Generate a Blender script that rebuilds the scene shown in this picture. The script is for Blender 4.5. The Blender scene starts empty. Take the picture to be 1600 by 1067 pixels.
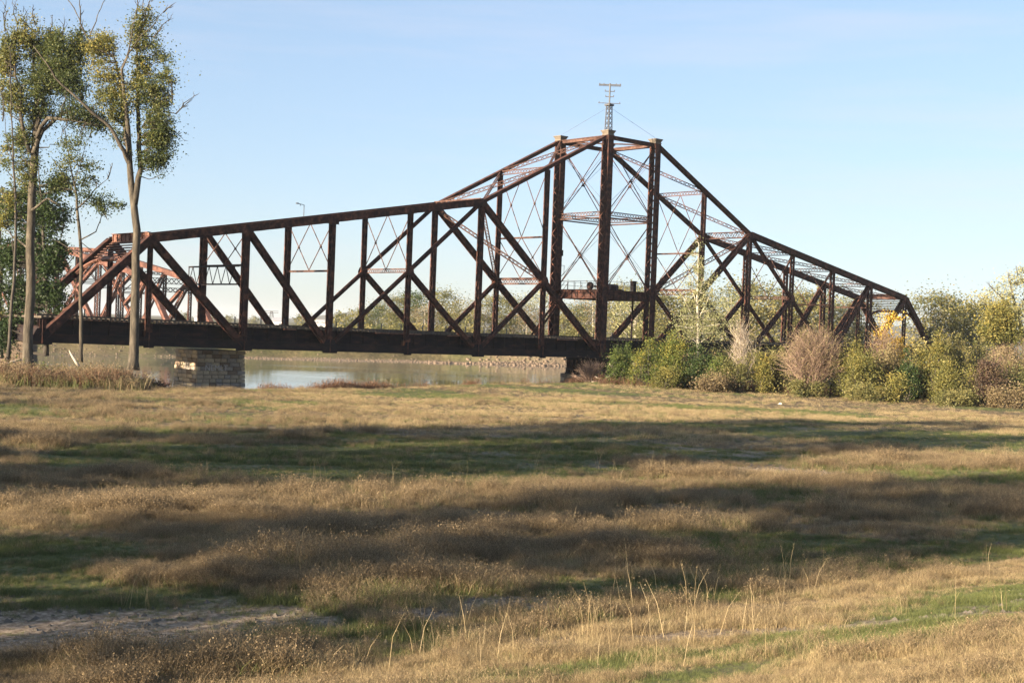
import bpy, math, random
import numpy as np
from mathutils import Vector, Matrix
rnd = random.Random(7); NR = np.random.RandomState(11)
C = bpy.context.scene.collection
sc = bpy.context.scene
R = math.radians
# ------------------------------------------------------------------ camera, sky, sun, exposure
EYE = 6.0; F = 2026.58; PIT, ROL = R(-0.588), R(2.1446)
fw = Vector((0, math.cos(PIT), math.sin(PIT))); rt = Vector((1, 0, 0)); up = rt.cross(fw)
r2 = rt*math.cos(ROL) + up*math.sin(ROL); u2 = -rt*math.sin(ROL) + up*math.cos(ROL)
cd = bpy.data.cameras.new('camera'); cam = bpy.data.objects.new('camera', cd); C.objects.link(cam)
cam.matrix_world = Matrix(((r2.x, u2.x, -fw.x, 0), (r2.y, u2.y, -fw.y, 0), (r2.z, u2.z, -fw.z, EYE), (0, 0, 0, 1)))
cd.sensor_width = 36; cd.lens = F/1600*36; cd.clip_start = .1; cd.clip_end = 30000
sc.camera = cam
SUN_AZ, SUN_EL = 230.0, 13.5          # degrees clockwise from the view direction; elevation
world = bpy.data.worlds.new('World'); sc.world = world; world.use_nodes = True
wn = world.node_tree.nodes; wl = world.node_tree.links; wn.clear()
wo = wn.new('ShaderNodeOutputWorld'); bg = wn.new('ShaderNodeBackground'); sky = wn.new('ShaderNodeTexSky')
sky.sky_type = 'NISHITA'; sky.sun_disc = False; sky.sun_elevation = R(SUN_EL); sky.sun_rotation = R(SUN_AZ)
sky.air_density = 1.0; sky.dust_density = .5; sky.ozone_density = 3; sky.altitude = 100
EXPO = 2.05; SKYS = .12; bg.inputs['Strength'].default_value = SKYS
gm = wn.new('ShaderNodeGamma'); gm.inputs['Gamma'].default_value = .55; gain = wn.new('ShaderNodeMixRGB'); gain.blend_type = 'MULTIPLY'; gain.inputs['Fac'].default_value = 1
gain.inputs['Color2'].default_value = tuple(c/(SKYS*2**EXPO) for c in (.366, .386, .430))+(1,)
tc = wn.new('ShaderNodeTexCoord'); mp = wn.new('ShaderNodeMapping'); nz = wn.new('ShaderNodeTexNoise')
mp.inputs['Rotation'].default_value = (0.02, 0.16, 0); mp.inputs['Scale'].default_value = (1.6, 1.6, 17)
nz.inputs['Scale'].default_value = 1.7; nz.inputs['Detail'].default_value = 7; nz.inputs['Roughness'].default_value = .58
rp = wn.new('ShaderNodeValToRGB'); rp.color_ramp.elements[0].position = .47; rp.color_ramp.elements[0].color = (0, 0, 0, 1)
rp.color_ramp.elements[1].position = .76; rp.color_ramp.elements[1].color = (.34, .34, .34, 1)
mx = wn.new('ShaderNodeMixRGB'); mx.inputs['Color2'].default_value = tuple(c/(SKYS*2**EXPO) for c in (.90, .86, .97))+(1,)
wl.new(tc.outputs['Generated'], mp.inputs['Vector']); wl.new(mp.outputs[0], nz.inputs['Vector']); wl.new(nz.outputs['Fac'], rp.inputs[0])
wl.new(rp.outputs[0], mx.inputs['Fac']); wl.new(sky.outputs[0], gm.inputs[0]); wl.new(gm.outputs[0], gain.inputs['Color1']); wl.new(gain.outputs[0], mx.inputs['Color1']); wl.new(mx.outputs[0], bg.inputs[0]); wl.new(bg.outputs[0], wo.inputs[0])
ld = bpy.data.lights.new('sun', 'SUN'); ld.energy = 5.0; ld.angle = R(.55); ld.color = (1, .83, .60)
sun = bpy.data.objects.new('sun', ld); C.objects.link(sun)
sdir = Vector((math.sin(R(SUN_AZ))*math.cos(R(SUN_EL)), math.cos(R(SUN_AZ))*math.cos(R(SUN_EL)), math.sin(R(SUN_EL))))
sun.rotation_euler = (-sdir).to_track_quat('-Z', 'Y').to_euler()
sc.view_settings.view_transform = 'Standard'; sc.view_settings.look = 'None'
sc.view_settings.exposure = EXPO; sc.view_settings.gamma = 1; sc.view_settings.use_curve_mapping = False
sc.cycles.max_bounces = 6; sc.cycles.diffuse_bounces = 3; sc.cycles.glossy_bounces = 3; sc.cycles.transmission_bounces = 3
sc.cycles.transparent_max_bounces = 4; sc.cycles.volume_bounces = 0

def hor(x): return 512.674 + (x-800)*.0374475
def ip(x, y, D):                       # the place at distance D that the photograph shows at x, y
    v = fw + r2*((x-800)/F) - u2*((y-533.5)/F)
    v = v*(D/v.y); return Vector((v.x, v.y, EYE+v.z))
# ------------------------------------------------------------------ tagging
def tag(o, label=None, cat=None, group=None, kind=None):
    if label: o['label'] = label
    if cat: o['category'] = cat
    if group: o['group'] = group
    if kind: o['kind'] = kind
    return o
def thing(name, label, cat, loc=(0, 0, 0), rz=0, group=None):
    o = bpy.data.objects.new(name, None); C.objects.link(o); o.location = loc; o.rotation_euler = (0, 0, rz)
    o.empty_display_size = .5
    return tag(o, label, cat, group)
# ------------------------------------------------------------------ mesh builder
class MB:
    def __init__(s): s.v = []; s.f = []; s.t = []
    def box(s, c, ax, ay, az):         # centre and three half-extent vectors
        n = len(s.v); c = Vector(c)
        for i in (-1, 1):
            for j in (-1, 1):
                for k in (-1, 1): s.v.append(c+ax*i+ay*j+az*k)
        s.f += [(n, n+1, n+3, n+2), (n+4, n+6, n+7, n+5), (n, n+4, n+5, n+1), (n+2, n+3, n+7, n+6), (n, n+2, n+6, n+4), (n+1, n+5, n+7, n+3)]
    def abox(s, x0, x1, y0, y1, z0, z1):
        s.box(((x0+x1)/2, (y0+y1)/2, (z0+z1)/2), Vector(((x1-x0)/2, 0, 0)), Vector((0, (y1-y0)/2, 0)), Vector((0, 0, (z1-z0)/2)))
    def bar(s, p, q, side, a, b):      # a across 'side', b across the other direction
        p = Vector(p); q = Vector(q); t = (q-p); L = t.length
        if L < 1e-5: return
        t /= L; sd = Vector(side); sd = (sd-t*sd.dot(t)).normalized(); o = t.cross(sd)
        s.box((p+q)/2, t*(L/2), sd*(a/2), o*(b/2))
    def tube(s, pts, rad, n=5):
        base = len(s.v); m = len(pts)
        for i in range(m):
            p = Vector(pts[i]); t = Vector(pts[min(i+1, m-1)])-Vector(pts[max(i-1, 0)])
            if t.length < 1e-6: t = Vector((0, 0, 1))
            t.normalize(); a = t.orthogonal() if abs(t.z) < .9 else Vector((0, 1, 0)).cross(t)
            if abs(t.z) < .9: a = t.cross(Vector((0, 0, 1)))
            a.normalize(); b = t.cross(a)
            r = rad[i] if hasattr(rad, '__len__') else rad
            for k in range(n):
                an = 2*math.pi*k/n; s.v.append(p+a*(r*math.cos(an))+b*(r*math.sin(an)))
        for i in range(m-1):
            for k in range(n):
                k2 = (k+1) % n; s.f.append((base+i*n+k, base+i*n+k2, base+(i+1)*n+k2, base+(i+1)*n+k))
        s.f.append(tuple(base+k for k in range(n))[::-1]); s.f.append(tuple(base+(m-1)*n+k for k in range(n)))
    def mesh(s, name, mat, smooth=False):
        me = bpy.data.meshes.new(name); me.from_pydata(s.v, [], s.f); me.materials.append(mat)
        if smooth: me.polygons.foreach_set('use_smooth', [True]*len(s.f))
        return me
    def build(s, name, mat, parent=None, smooth=False, label=None, loc=None):
        return put(name, s.mesh(name, mat, smooth), parent, label, loc)
def put(name, me, parent=None, label=None, loc=None):
    o = bpy.data.objects.new(name, me); C.objects.link(o)
    if parent is not None: o.parent = parent
    if loc is not None: o.location = loc
    if label: o['label'] = label
    return o
def npmesh(name, V, Fq, mat, attrs=None, dom='FACE', smooth=False, k=4):
    me = bpy.data.meshes.new(name); V = np.asarray(V, np.float32); Fq = np.asarray(Fq, np.int32)
    me.vertices.add(len(V)); me.vertices.foreach_set('co', V.ravel())
    me.loops.add(Fq.size); me.loops.foreach_set('vertex_index', Fq.ravel())
    me.polygons.add(len(Fq)); me.polygons.foreach_set('loop_start', np.arange(len(Fq), dtype=np.int32)*k)
    me.polygons.foreach_set('loop_total', np.full(len(Fq), k, np.int32))
    if smooth: me.polygons.foreach_set('use_smooth', np.ones(len(Fq), bool))
    me.materials.append(mat)
    for n, a in (attrs or {}).items():
        at = me.attributes.new(n, 'FLOAT', dom); at.data.foreach_set('value', np.asarray(a, np.float32))
    me.update(calc_edges=True); return me
# ------------------------------------------------------------------ materials
def nodes(name):
    m = bpy.data.materials.new(name); m.use_nodes = True; nt = m.node_tree
    return m, nt, nt.nodes['Principled BSDF']
def ramp(nt, stops):
    r = nt.nodes.new('ShaderNodeValToRGB'); e = r.color_ramp.elements
    while len(e) < len(stops): e.new(.5)
    for k, (p, c) in enumerate(stops): e[k].position = p; e[k].color = (*c, 1)
    return r
def mat(name, stops, scale=3, rough=.85, detail=6, bump=.0, bscale=20, metal=0, stretch=(1, 1, 1), coord='Object', nrough=.6):
    m, nt, b = nodes(name); L = nt.links
    t = nt.nodes.new('ShaderNodeTexCoord'); mp = nt.nodes.new('ShaderNodeMapping'); mp.inputs['Scale'].default_value = stretch
    n = nt.nodes.new('ShaderNodeTexNoise'); n.inputs['Scale'].default_value = scale; n.inputs['Detail'].default_value = detail; n.inputs['Roughness'].default_value = nrough
    L.new(t.outputs[coord], mp.inputs[0]); L.new(mp.outputs[0], n.inputs['Vector'])
    r = ramp(nt, stops); L.new(n.outputs['Fac'], r.inputs[0]); L.new(r.outputs[0], b.inputs['Base Color'])
    b.inputs['Roughness'].default_value = rough; b.inputs['Metallic'].default_value = metal
    b.inputs['Specular IOR Level'].default_value = .25
    if bump:
        n2 = nt.nodes.new('ShaderNodeTexNoise'); n2.inputs['Scale'].default_value = bscale; n2.inputs['Detail'].default_value = 4
        L.new(mp.outputs[0], n2.inputs['Vector']); bp = nt.nodes.new('ShaderNodeBump'); bp.inputs['Strength'].default_value = bump; bp.inputs['Distance'].default_value = .05
        L.new(n2.outputs['Fac'], bp.inputs['Height']); L.new(bp.outputs[0], b.inputs['Normal'])
    return m
def leafmat(name, stops, trans=.35):
    m, nt, b = nodes(name); L = nt.links; b.inputs['Roughness'].default_value = .55; b.inputs['Specular IOR Level'].default_value = .3
    a = nt.nodes.new('ShaderNodeAttribute'); a.attribute_name = 'tint'; r = ramp(nt, stops)
    L.new(a.outputs['Fac'], r.inputs[0]); L.new(r.outputs[0], b.inputs['Base Color'])
    tr = nt.nodes.new('ShaderNodeBsdfTranslucent'); L.new(r.outputs[0], tr.inputs['Color'])
    ms = nt.nodes.new('ShaderNodeMixShader'); ms.inputs[0].default_value = trans
    L.new(b.outputs[0], ms.inputs[1]); L.new(tr.outputs[0], ms.inputs[2]); L.new(ms.outputs[0], nt.nodes['Material Output'].inputs['Surface'])
    return m
RUST = mat('rust_steel', [(.28, (.016, .009, .008)), (.46, (.040, .018, .014)), (.6, (.092, .036, .024)), (.74, (.21, .082, .05))], 1.7, .8, 8, .25, 30)
RUSTD = mat('rust_girder', [(.3, (.008, .007, .009)), (.52, (.020, .013, .013)), (.66, (.045, .021, .017)), (.78, (.10, .045, .03))], .9, .85, 9, .25, 20, stretch=(.6, 1, 1.6))
RUSTL = mat('rust_lattice', [(.3, (.045, .022, .018)), (.55, (.10, .052, .040)), (.75, (.18, .105, .08))], 2.2, .8, 6)
RUST2 = mat('rust_pale', [(.3, (.10, .042, .03)), (.5, (.19, .09, .065)), (.7, (.28, .16, .12))], 1.0, .8, 8)
CAPM = mat('cap_steel', [(.3, (.10, .08, .062)), (.7, (.18, .15, .12))], 3, .7)
RUST3 = mat('rust_far', [(.3, (.045, .02, .016)), (.5, (.11, .05, .038)), (.7, (.20, .10, .075))], 1.0, .85, 8)
GREY = mat('galvanised', [(.3, (.055, .055, .06)), (.7, (.11, .11, .118))], 4, .55)
TIE = mat('tie_wood', [(.3, (.05, .04, .033)), (.7, (.13, .105, .08))], 2, .9)
STONE = [mat('pier_stone_%s' % n, [(.3, tuple(c*.6 for c in col)), (.5, col), (.72, tuple(min(1, c*1.35) for c in col))], 2.3, .95, 9, .6, 7)
         for n, col in (('tan', (.33, .26, .18)), ('grey', (.25, .215, .18)), ('buff', (.38, .31, .21)), ('brown', (.17, .125, .09)))]
MORTAR = mat('pier_core', [(.3, (.07, .06, .05)), (.7, (.14, .12, .10))], 4, .95)
CHALK = mat('faded_paint', [(.3, (.30, .28, .26)), (.7, (.45, .43, .40))], 9, .9)
BARK = mat('bark', [(.3, (.028, .024, .020)), (.5, (.072, .060, .046)), (.7, (.14, .118, .09))], 1.6, .95, 9, .9, 9, stretch=(2.2, 2.2, .5))
BARKD = mat('bark_dark', [(.3, (.03, .026, .022)), (.7, (.10, .085, .07))], 3, .95, 6, .5, 8, stretch=(2, 2, .5))
BARKP = mat('bark_pale', [(.3, (.26, .23, .18)), (.7, (.48, .44, .37))], 3, .9, 6)
TWIG = mat('bare_twig', [(.3, (.15, .10, .075)), (.7, (.30, .21, .16))], 5, .9)
TWIGP = mat('bare_twig_pale', [(.3, (.28, .23, .18)), (.7, (.48, .41, .33))], 5, .9)
WHITE = mat('white_wall', [(.3, (.62, .62, .60)), (.7, (.78, .78, .76))], 2, .8)
ROOF = mat('roof_grey', [(.3, (.28, .28, .30)), (.7, (.40, .40, .42))], 2, .7)
LG = leafmat('leaf_cottonwood', [(0, (.03, .05, .018)), (.5, (.10, .12, .036)), (.8, (.20, .185, .05)), (1, (.38, .30, .08))], .42)
LD = leafmat('leaf_dark', [(0, (.018, .035, .012)), (.6, (.05, .08, .022)), (1, (.12, .13, .035))])
LY = leafmat('leaf_yellowing', [(0, (.07, .085, .025)), (.5, (.18, .17, .05)), (1, (.40, .31, .08))], .42)
LO = leafmat('leaf_olive', [(0, (.07, .08, .03)), (.5, (.17, .165, .06)), (1, (.34, .28, .11))], .45)
LB = leafmat('leaf_bush_green', [(0, (.035, .06, .018)), (.5, (.095, .13, .03)), (.8, (.19, .20, .05)), (1, (.38, .31, .06))], .42)
LM = leafmat('leaf_mauve', [(0, (.11, .08, .05)), (.5, (.22, .165, .09)), (1, (.33, .27, .13))], .4)
LP = leafmat('leaf_pale', [(0, (.15, .16, .07)), (.5, (.27, .27, .13)), (1, (.42, .38, .20))])
LA = leafmat('leaf_amber', [(0, (.30, .19, .03)), (.5, (.50, .33, .05)), (1, (.62, .45, .10))])
LR = leafmat('leaf_maroon', [(0, (.05, .03, .025)), (.6, (.11, .07, .05)), (1, (.18, .14, .07))])
GB = leafmat('blade_weed', [(0, (.085, .066, .040)), (.4, (.215, .158, .092)), (.8, (.41, .30, .17)), (1, (.58, .45, .26))], .45)
GD = leafmat('blade_dry', [(0, (.20, .15, .08)), (.5, (.46, .35, .19)), (1, (.68, .55, .33))], .4)
GG = leafmat('blade_green', [(0, (.06, .075, .028)), (.6, (.155, .175, .055)), (1, (.34, .31, .12))], .3)
GR = leafmat('blade_reed', [(0, (.07, .035, .025)), (.5, (.16, .085, .05)), (1, (.30, .19, .10))], .3)
# ------------------------------------------------------------------ terrain
def vnoise(x, y, s, seed=0):
    rs = np.random.RandomState(seed); T = rs.rand(256, 256)
    u = np.asarray(x, float)/s+100.3; v = np.asarray(y, float)/s+57.7
    i = np.floor(u).astype(int); j = np.floor(v).astype(int); fu = u-i; fv = v-j
    fu = fu*fu*(3-2*fu); fv = fv*fv*(3-2*fv)
    g = lambda a, b: T[a % 256, b % 256]
    return (g(i, j)*(1-fu)+g(i+1, j)*fu)*(1-fv)+(g(i, j+1)*(1-fu)+g(i+1, j+1)*fu)*fv
def fbm(x, y, s, seed=0, o=4):
    r = 0; a = 1; t = 0
    for k in range(o): r = r+a*vnoise(x, y, s/2**k, seed+k); t += a; a *= .55
    return r/t
NS = np.array([(-9000, 60), (-400, 100), (-90, 111), (-45, 114), (-24, 116), (-15, 126), (-8, 141), (2, 152), (9, 163), (17, 178), (28, 215), (44, 262), (60, 300)], float)
FS = np.array([(-9000, 300), (-400, 190), (-150, 200), (-80, 210), (-40, 229), (-10, 245), (9, 252), (30, 262), (44, 266), (60, 300)], float)
def pdist(x, y, P):
    d = np.full(np.shape(x), 1e9)
    for (ax, ay), (bx, by) in zip(P[:-1], P[1:]):
        dx, dy = bx-ax, by-ay; t = np.clip(((x-ax)*dx+(y-ay)*dy)/(dx*dx+dy*dy), 0, 1)
        d = np.minimum(d, np.hypot(x-ax-t*dx, y-ay-t*dy))
    return d
WATER = -1.1
def sst(a, b, v): t = np.clip((v-a)/(b-a), 0, 1); return t*t*(3-2*t)
def height(x, y):
    x = np.asarray(x, float); y = np.asarray(y, float)
    wob = (fbm(x, y, 9, 3, 2)-.5)*2.5
    ysn = np.interp(x, NS[:, 0], NS[:, 1]); ysf = np.interp(x, FS[:, 0], FS[:, 1])
    dn = pdist(x, y, NS)+wob; df = pdist(x, y, FS)+wob
    near = (y < ysn) | (x > 60); river = (y >= ysn) & (y <= ysf) & (x <= 60)
    t = -.643*x+.766*y
    levee = 4.4*np.clip(1-np.maximum(t, 0)/19.5, 0, 1)**1.5
    levee = np.where(t < 0, 4.4*np.clip(1+(t+4)/22, 0, 1), levee); levee = np.where((t < 0) & (t > -4), 4.4, levee)
    lumps = (fbm(x, y, 14, 21, 3)-.5)*.26*sst(15, 40, y)
    fade = np.where(np.hypot(x, y) > 400, .3, 1.0)
    bank = sst(-.5, 7.5, dn)
    zn = levee+lumps*fade-(1-bank)*1.2
    flat = 1.5+7.5*sst(-62, -50, x)*(1-sst(-14, 12, x))
    zf = WATER+.02+.22*np.clip(df/flat, 0, 1)+2.5*sst(flat, flat+5, df)+(fbm(x, y, 5, 9, 3)-.5)*.5*sst(1, 5, df)
    zr = WATER-.05-np.minimum(np.minimum(dn, df), 25)*.08
    return np.where(river, zr, np.where(near, zn, zf)), river
def gz(x, y): return float(height(np.array([x]), np.array([y]))[0][0])
def axis(a, b, st, lim, g=1.22):
    m = list(np.arange(a, b+1e-6, st)); s = st; v = b
    while v < lim: s *= g; v += s; m.append(v)
    s = st; v = a; n = []
    while v > -lim: s *= g; v -= s; n.append(v)
    return np.array(n[::-1]+m)
def hit(px, py):
    v = fw+r2*((px-800)/F)-u2*((py-533.5)/F); D = np.arange(9, 260, .2); x = v.x/v.y*D; z = EYE+v.z/v.y*D
    k = np.argmax(z <= height(x, D)[0]); return float(x[k]), float(D[k])
gx = axis(-95, 120, 1.0, 9000); gy = axis(-12, 275, 1.0, 9000)
gx = np.unique(np.concatenate([gx, np.arange(-22, 24, .4)])); gy = np.unique(np.concatenate([gy, np.arange(12, 48, .4)]))
X, Y = np.meshgrid(gx, gy); Z, RV = height(X, Y)
GPATCH = [(hit(1440, 985), 4.0, 1.6), (hit(1530, 955), 4.0, 2.0), (hit(1595, 930), 4.5, 2.2), (hit(1100, 1055), 2.0, .8), (hit(900, 1050), 2.5, .8), (hit(1190, 1010), 2.2, .7), (hit(700, 725), 7, 2), (hit(820, 690), 9, 2.4), (hit(560, 745), 8, 2.5)]
def greenf(x, y):
    g = sst(.50, .62, fbm(x, y*1.6, 13, 40, 3)); t = -.643*x+.766*y; g = g*(t > 19)
    for ((cx_, cy_), la, lb) in GPATCH:
        a = ((x-cx_)*.766+(y-cy_)*.643)/la; b = (-(x-cx_)*.643+(y-cy_)*.766)/lb; g = np.maximum(g, np.clip(1.5*np.exp(-a*a-b*b)-.2, 0, 1))
    return g
BPATCH = [(*hit(a, b), c, d, e) for (a, b, c, d, e) in ((90, 985, 4.4, 2.0, 1.7), (250, 975, 2.6, 1.3, 1.4), (420, 965, 2.8, 1.3, 1.3), (640, 955, 2.4, .9, 1.0), (850, 945, 2.2, .8, 1.1), (1210, 735, 8, 4, .9), (1080, 705, 8, 4, .7), (1250, 985, 6, .7, 1.2), (330, 1000, 3, 1, 1.2))]
def baref(x, y):
    b = .55*sst(.66, .80, fbm(x, y*1.3, 4, 60, 4))
    for (cx, D, rx, ry, s) in BPATCH:
        b = np.maximum(b, np.clip(s*np.exp(-((x-cx)/rx)**2-((y-D)/ry)**2)*1.5-.25-2.6*(fbm(x, y, 1.1, 77, 4)-.42), 0, 1))
    return b
m, nt, b = nodes('ground_soil'); L = nt.links; b.inputs['Roughness'].default_value = .95; b.inputs['Specular IOR Level'].default_value = .15
geo = nt.nodes.new('ShaderNodeNewGeometry')
n1 = nt.nodes.new('ShaderNodeTexNoise'); n1.inputs['Scale'].default_value = 1.4; n1.inputs['Detail'].default_value = 9; n1.inputs['Roughness'].default_value = .7
L.new(geo.outputs['Position'], n1.inputs['Vector']); n3 = nt.nodes.new('ShaderNodeTexNoise'); n3.inputs['Scale'].default_value = 7; n3.inputs['Detail'].default_value = 8; n3.inputs['Roughness'].default_value = .75; L.new(geo.outputs['Position'], n3.inputs['Vector'])
rb = ramp(nt, [(.3, (.07, .048, .028)), (.5, (.13, .095, .055)), (.7, (.24, .18, .10))]); rgn = ramp(nt, [(.3, (.045, .055, .02)), (.7, (.13, .13, .05))])
rs = ramp(nt, [(.36, (.09, .065, .042)), (.5, (.22, .165, .115)), (.64, (.38, .30, .22))])
for r_ in (rb, rgn): L.new(n1.outputs['Fac'], r_.inputs[0])
L.new(n3.outputs['Fac'], rs.inputs[0])
ag = nt.nodes.new('ShaderNodeAttribute'); ag.attribute_name = 'green'; ab = nt.nodes.new('ShaderNodeAttribute'); ab.attribute_name = 'bare'
m1 = nt.nodes.new('ShaderNodeMixRGB'); m2 = nt.nodes.new('ShaderNodeMixRGB')
L.new(ag.outputs['Fac'], m1.inputs[0]); L.new(rb.outputs[0], m1.inputs[1]); L.new(rgn.outputs[0], m1.inputs[2])
L.new(ab.outputs['Fac'], m2.inputs[0]); L.new(m1.outputs[0], m2.inputs[1]); L.new(rs.outputs[0], m2.inputs[2]); L.new(m2.outputs[0], b.inputs['Base Color'])
bp = nt.nodes.new('ShaderNodeBump'); bp.inputs['Strength'].default_value = .5; bp.inputs['Distance'].default_value = .05
L.new(n3.outputs['Fac'], bp.inputs['Height']); L.new(bp.outputs[0], b.inputs['Normal'])
nx, ny = len(gx), len(gy); I = np.arange(nx*ny).reshape(ny, nx)
Q = np.stack([I[:-1, :-1], I[:-1, 1:], I[1:, 1:], I[1:, :-1]], -1).reshape(-1, 4)
ysn = np.interp(X, NS[:, 0], NS[:, 1]); ysf = np.interp(X, FS[:, 0], FS[:, 1])
far = (Y > ysf) & (X <= 60)
dfar = pdist(X, Y, FS); dnear = pdist(X, Y, NS)
bare = baref(X, Y)*(Y < 110)
bare = np.where(far, np.clip(1.2-dfar/9, 0, 1)*.95*(.25+.75*sst(-62, -50, X)), bare)
bare = np.maximum(bare, np.where(~far, np.clip(1-dnear/3, 0, 1)*.8, 0))
grn = np.where(far, .35+.4*greenf(X, Y), greenf(X, Y)); grn = np.where(np.hypot(X, Y) > 500, fbm(X, Y, 300, 5, 3), grn)
ground = put('ground', npmesh('ground', np.stack([X.ravel(), Y.ravel(), Z.ravel()], -1), Q, m, {'green': grn.ravel(), 'bare': bare.ravel()}, 'POINT', True))
tag(ground, 'broad grassy field and river banks of sandy soil', kind='structure')
# water
m, nt, b = nodes('river_water'); L = nt.links
b.inputs['Base Color'].default_value = (.09, .095, .085, 1); b.inputs['Roughness'].default_value = .03; b.inputs['IOR'].default_value = 1.33
geo = nt.nodes.new('ShaderNodeNewGeometry'); mp = nt.nodes.new('ShaderNodeMapping'); mp.inputs['Scale'].default_value = (.5, 1, 1); mp.inputs['Rotation'].default_value = (0, 0, R(12))
n1 = nt.nodes.new('ShaderNodeTexNoise'); n1.inputs['Scale'].default_value = 1.1; n1.inputs['Detail'].default_value = 5
n2 = nt.nodes.new('ShaderNodeTexNoise'); n2.inputs['Scale'].default_value = .045; n2.inputs['Detail'].default_value = 3
L.new(geo.outputs['Position'], mp.inputs[0]); L.new(mp.outputs[0], n1.inputs['Vector']); L.new(mp.outputs[0], n2.inputs['Vector'])
mr = nt.nodes.new('ShaderNodeMapRange'); mr.inputs['From Min'].default_value = .42; mr.inputs['From Max'].default_value = .62; mr.inputs['To Min'].default_value = .02; mr.inputs['To Max'].default_value = .22
bp = nt.nodes.new('ShaderNodeBump'); bp.inputs['Distance'].default_value = .12
L.new(n2.outputs['Fac'], mr.inputs[0]); L.new(mr.outputs[0], bp.inputs['Strength']); L.new(n1.outputs['Fac'], bp.inputs['Height']); L.new(bp.outputs[0], b.inputs['Normal'])
wm = MB(); wm.v = [Vector(p) for p in ((-8000, 20, 0), (400, 60, 0), (400, 330, 0), (-8000, 500, 0))]; wm.f = [(0, 1, 2, 3)]
tag(wm.build('river', m, loc=(0, 0, WATER)), 'calm brown river reflecting pale sky below the bridge', kind='structure')
# distant hills: a real ridge three kilometres off
HM = mat('hill_wood', [(.3, (.05, .055, .04)), (.5, (.10, .09, .065)), (.7, (.17, .14, .10))], .012, .95, 8, coord='Object')
xs = np.linspace(-1700, 3600, 180); ys = np.linspace(2900, 4300, 26); HX, HY = np.meshgrid(xs, ys)
env = np.sin(np.pi*np.clip((HY-2900)/1400, 0, 1))**.7
amp = np.interp(HX, [-1700, -900, -640, -560, -430, -300, 300, 1500, 3000, 3600], [0, 4, 6, 14, 36, 48, 52, 46, 30, 10])
HZ = env*amp*(.72+.55*fbm(HX, HY, 420, 8, 4))-3
I = np.arange(HX.size).reshape(HX.shape); Q = np.stack([I[:-1, :-1], I[:-1, 1:], I[1:, 1:], I[1:, :-1]], -1).reshape(-1, 4)
tag(put('hills', npmesh('hills', np.stack([HX.ravel(), HY.ravel(), HZ.ravel()], -1), Q, HM, smooth=True)), 'low wooded ridge on the horizon beyond the river', kind='structure')

# ------------------------------------------------------------------ steel members
VY = Vector((0, 1, 0)); VZ = Vector((0, 0, 1)); VX = Vector((1, 0, 0))
def steel(name, parent, p, q, side, b, d, m=None, lace=.75, cover=0, lw=.085, dbl=False, pl=.05, loc=None):
    """Built-up member: two webs b apart across 'side', each d deep, with flanges, lacing bars on the open faces (cover=1: plate on the upper one)."""
    p = Vector(p); q = Vector(q); t = q-p; L = t.length; t /= L
    sd = Vector(side); sd = (sd-t*sd.dot(t)).normalized(); o = t.cross(sd)
    if o.z < 0 or (abs(o.z) < .05 and o.x > 0): o = -o
    mb = MB(); c = (p+q)/2
    for s in (-1, 1):
        mb.box(c+sd*(s*(b/2-pl/2)), t*(L/2), sd*(pl/2), o*(d/2))
        for k in (-1, 1):
            mb.box(c+sd*(s*(b/2+.045))+o*(k*(d/2-.03)), t*(L/2-.01), sd*.045, o*.028)
    if cover: mb.box(c+o*(d/2+.018), t*(L/2-.005), sd*(b/2+.12), o*.018)
    if lace:
        n = max(2, int(round(L/lace)))
        for k in ((-1,) if cover else (-1, 1)):
            e = o*(k*(d/2+.012))
            for i in range(n):
                a0 = p+t*(L*i/n)+e; a1 = p+t*(L*(i+1)/n)+e; s = 1 if i % 2 else -1; w = b/2-.03
                mb.bar(a0+sd*(s*w), a1-sd*(s*w), o, .02, lw)
                if dbl: mb.bar(a0-sd*(s*w)+o*(k*.022), a1+sd*(s*w)+o*(k*.022), o, .018, lw)
            for (f0, f1) in ((0, min(.6/L, .2)), (1-min(.6/L, .2), 1)):
                mb.bar(p+t*(L*f0)+e+o*k*.036, p+t*(L*f1)+e+o*k*.036, o, .02, b)
    return mb.build(name, m or RUST, parent)
def lattice(name, parent, p, q, deep, d, m=None, w=.12, n=None, lw=.07):
    """Flat lattice strut: two angle chords d apart along 'deep' with crossed laces between."""
    p = Vector(p); q = Vector(q); t = q-p; L = t.length; t /= L; dp = Vector(deep); dp = (dp-t*dp.dot(t)).normalized(); o = t.cross(dp)
    mb = MB()
    for s in (-1, 1): mb.bar(p+dp*(s*d/2), q+dp*(s*d/2), dp, .10, w)
    n = n or max(3, int(L/max(d, .35)))
    for i in range(n):
        a0 = p+t*(L*i/n); a1 = p+t*(L*(i+1)/n)
        mb.bar(a0+dp*d/2+o*.02, a1-dp*d/2+o*.02, dp, lw, .02); mb.bar(a0-dp*d/2-o*.02, a1+dp*d/2-o*.02, dp, lw, .02)
    return mb.build(name, m or RUSTL, parent)
def rod(name, parent, p, q, r=.05, m=None):
    mb = MB(); p = Vector(p); q = Vector(q); mb.tube([p, q], r, 5)
    mb.bar(p+(q-p)*.47, p+(q-p)*.5, VX, r*3, r*3)
    return mb.build(name, m or RUST, parent)
def gusset(parent, p, s, y, m=None, h=None):
    h = h or s*.8; mb = MB()
    pts = [(-s, -h*.5), (s, -h*.5), (s, .1*h), (s*.55, h*.75), (-s*.55, h*.75), (-s, .1*h)]
    for e in (-.012, .012):
        for (a, c) in pts: mb.v.append(Vector((p[0]+a, y+e, p[2]+c)))
    mb.f += [tuple(range(6)), tuple(range(11, 5, -1))]+[(i, (i+1) % 6, 6+(i+1) % 6, 6+i) for i in range(6)]
    return mb.build('gusset_plate', m or RUST, parent)
CYAW = R(41.816)
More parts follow.
